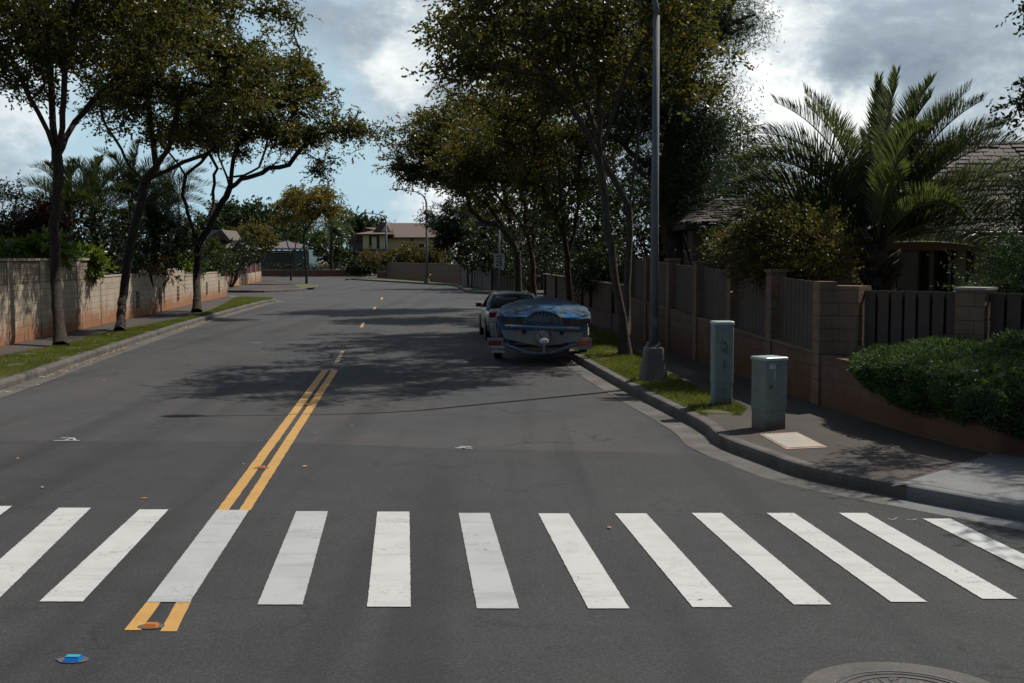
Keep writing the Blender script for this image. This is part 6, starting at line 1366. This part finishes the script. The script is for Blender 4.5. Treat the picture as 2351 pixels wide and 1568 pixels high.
# beige two storey house
Yb = 170.; bx = lambda u: A(u, 560, Yb).x; bzz = lambda v: A(1000, v, Yb).z
h2 = empty('beige_house', (bx(930), Yb, .15), 0, 'two storey beige house with wide brown roof at the far end of the road', 'house'); ox = h2.location.x
def b2(u0, u1, y0, y1, v0, v1, nm, mt, par=None): return MB().box(bx(u0)-ox, bx(u1)-ox, y0, y1, bzz(v1)-.15, bzz(v0)-.15).build(nm, mt, par or h2)
b2(833, 888, 0, 9, 538, 572, 'wall', 'beige_wall'); b2(888, 1030, 1.2, 11, 544, 640, 'wall', 'beige_side'); b2(836, 888, 1.0, 9, 572, 640, 'wall', 'beige_side')
for u0, u1 in ((847.5, 853), (865, 871)): b2(u0, u1, -.06, -.02, 540, 570, 'window', 'window_glass')
b2(853.5, 864.5, -.08, -.02, 538, 543, 'window', 'dark_trim'); b2(941, 948, 1.1, 1.15, 546, 553, 'window', 'window_glass'); b2(995, 1008, 1.1, 1.15, 550, 575, 'window', 'window_glass'); b2(960, 972, 1.1, 1.15, 560, 580, 'window', 'window_glass')
zE = bzz(545)-.15; zR = bzz(509)-.15; zE2 = bzz(537.5)-.15
hip(h2, bx(881)-ox, bx(1060)-ox, .3, 12.5, zE, zR, .05)
hip(h2, bx(812)-ox, bx(905)-ox, -.9, 12.5, zE2, bzz(520)-.15, 5.0)
m_ = MB(); gx0, gx1, gm_ = bx(852)-ox, bx(897)-ox, bx(872)-ox; m_.hexa([(gx0, 1.2, zE2+.2), (gx1, 1.2, zE2+.2), (gx1, 6, zE2+.2), (gx0, 6, zE2+.2), (gm_, 1.2, zR), (bx(884)-ox, 1.2, zR), (bx(884)-ox, 6.4, zR), (gm_, 6.4, zR)]); m_.build('roof', 'brown_roof', h2, fix=True)
m_ = MB(); m_.add([(bx(874)-ox, 1.17, bzz(531)-.15), (bx(894)-ox, 1.17, bzz(531)-.15), (bx(883)-ox, 1.17, bzz(518)-.15)], [(0, 1, 2)]); m_.build('gable_vent', 'beige_wall', h2)
b2(813, 886, -.95, -.85, 537.2, 539.4, 'fascia', 'brown_trim'); b2(886, 1040, .2, .28, 544.6, 546.6, 'fascia', 'brown_trim')
b2(828, 892, -.3, 0.9, 572, 575, 'floor_band', 'brown_trim'); b2(975, 978, 5.9, 6.3, 503, 509, 'chimney', 'brown_trim')
h3 = empty('gabled_house', (bx(806), Yb+4, .15), 0, 'small pale gabled house wing just left of the beige house', 'house'); ox3 = h3.location.x
def b3(u0, u1, y0, y1, v0, v1, nm, mt, par=None): return MB().box(bx(u0)-ox3, bx(u1)-ox3, y0, y1, bzz(v1)-.15, bzz(v0)-.15).build(nm, mt, par or h3)
b3(792, 826, 0, 8, 552, 640, 'wall', 'taupe_wall'); b3(797, 801, -.05, -.01, 566, 578, 'window', 'fascia_white'); b3(790, 830, -.6, 0, 579, 582, 'balcony', 'brown_trim')
m_ = MB(); m_.add([(bx(788)-ox3, -.4, bzz(552)-.15), (bx(806)-ox3, -.4, bzz(552)-.15), (bx(797)-ox3, -.4, bzz(540)-.15), (bx(788)-ox3, 8, bzz(552)-.15), (bx(832)-ox3, 8, bzz(552)-.15), (bx(832)-ox3, -.4, bzz(552)-.15), (bx(797)-ox3, 8, bzz(538)-.15), (bx(828)-ox3, -.4, bzz(540)-.15), (bx(828)-ox3, 8, bzz(538)-.15)],
    [(0, 1, 2), (0, 2, 6, 3), (1, 5, 7, 2), (2, 7, 8, 6), (5, 4, 8, 7), (3, 6, 8, 4)]); m_.build('roof', 'brown_roof', h3, fix=True)
# low blue grey house
h4 = empty('blue_house', (bx(650)*.97, 165, .15), 0, 'low blue grey bungalow with a white fascia behind the clipped hedge', 'house'); ox4 = h4.location.x; Y4 = 165.
b4x = lambda u: A(u, 580, Y4).x; b4z = lambda v: A(650, v, Y4).z
def b4(u0, u1, y0, y1, v0, v1, nm, mt, par=None): return MB().box(b4x(u0)-ox4, b4x(u1)-ox4, y0, y1, b4z(v1)-.15, b4z(v0)-.15).build(nm, mt, par or h4)
b4(590, 676, 0, 8, 575, 640, 'wall', 'taupe_wall'); b4(676, 711, -.6, 8, 575, 640, 'wall', 'blue_wall'); b4(630, 659, -.05, -.01, 582, 600, 'window', 'window_glass'); b4(614, 622, -.05, -.01, 578, 582, 'window', 'window_glass'); b4(629, 676, -.3, -.02, 578, 580, 'window_hood', 'fascia_white')
b4(586, 730, -1.2, -1.05, 569, 573.5, 'fascia', 'fascia_white'); hip(h4, b4x(584)-ox4, b4x(708)-ox4, -1.04, 10, b4z(570)-.15, b4z(551)-.15, 4, 'grey_roof'); b4(697, 712, -1.3, -1.21, 565, 571, 'fascia', 'fascia_white')
h4.location.x += 0
# left gabled house
Y5 = 105.; h5 = empty('gabled_house', (A(500, 560, Y5).x, Y5, .15), 0, 'dark gabled roof of a house half hidden by the third left street tree', 'house'); ox5 = h5.location.x
b5x = lambda u: A(u, 560, Y5).x-ox5; b5z = lambda v: A(500, v, Y5).z-.15
MB().box(b5x(440), b5x(545), 0, 7, 0, b5z(568)).build('wall', 'taupe_wall', h5)
m_ = MB(); m_.add([(b5x(430), -.6, b5z(571)), (b5x(562), -.6, b5z(571)), (b5x(562), 8, b5z(571)), (b5x(430), 8, b5z(571)), (b5x(450), 2.5, b5z(548)), (b5x(530), 2.5, b5z(553))], [(0, 1, 5, 4), (1, 2, 5), (2, 3, 4, 5), (3, 0, 4), (3, 2, 1, 0)]); m_.build('roof', 'grey_roof', h5, fix=True)
m_ = MB(); gx = b5x(508); m_.add([(b5x(452), 1.5, b5z(553)), (gx, 0.0, b5z(527)), (b5x(521), 1.0, b5z(551)), (b5x(452), 6, b5z(553)), (gx, 6.0, b5z(527)), (b5x(521), 6, b5z(551)), (b5x(440), 3, b5z(527))], [(0, 1, 6), (0, 2, 1), (6, 1, 4), (1, 2, 5, 4), (0, 6, 4, 3)]); m_.build('roof', 'grey_roof', h5, fix=True)
MB().tube([(gx, -.05, b5z(527)), (b5x(522), .9, b5z(551))], .09, 4).build('barge_board', 'taupe_wall', h5)
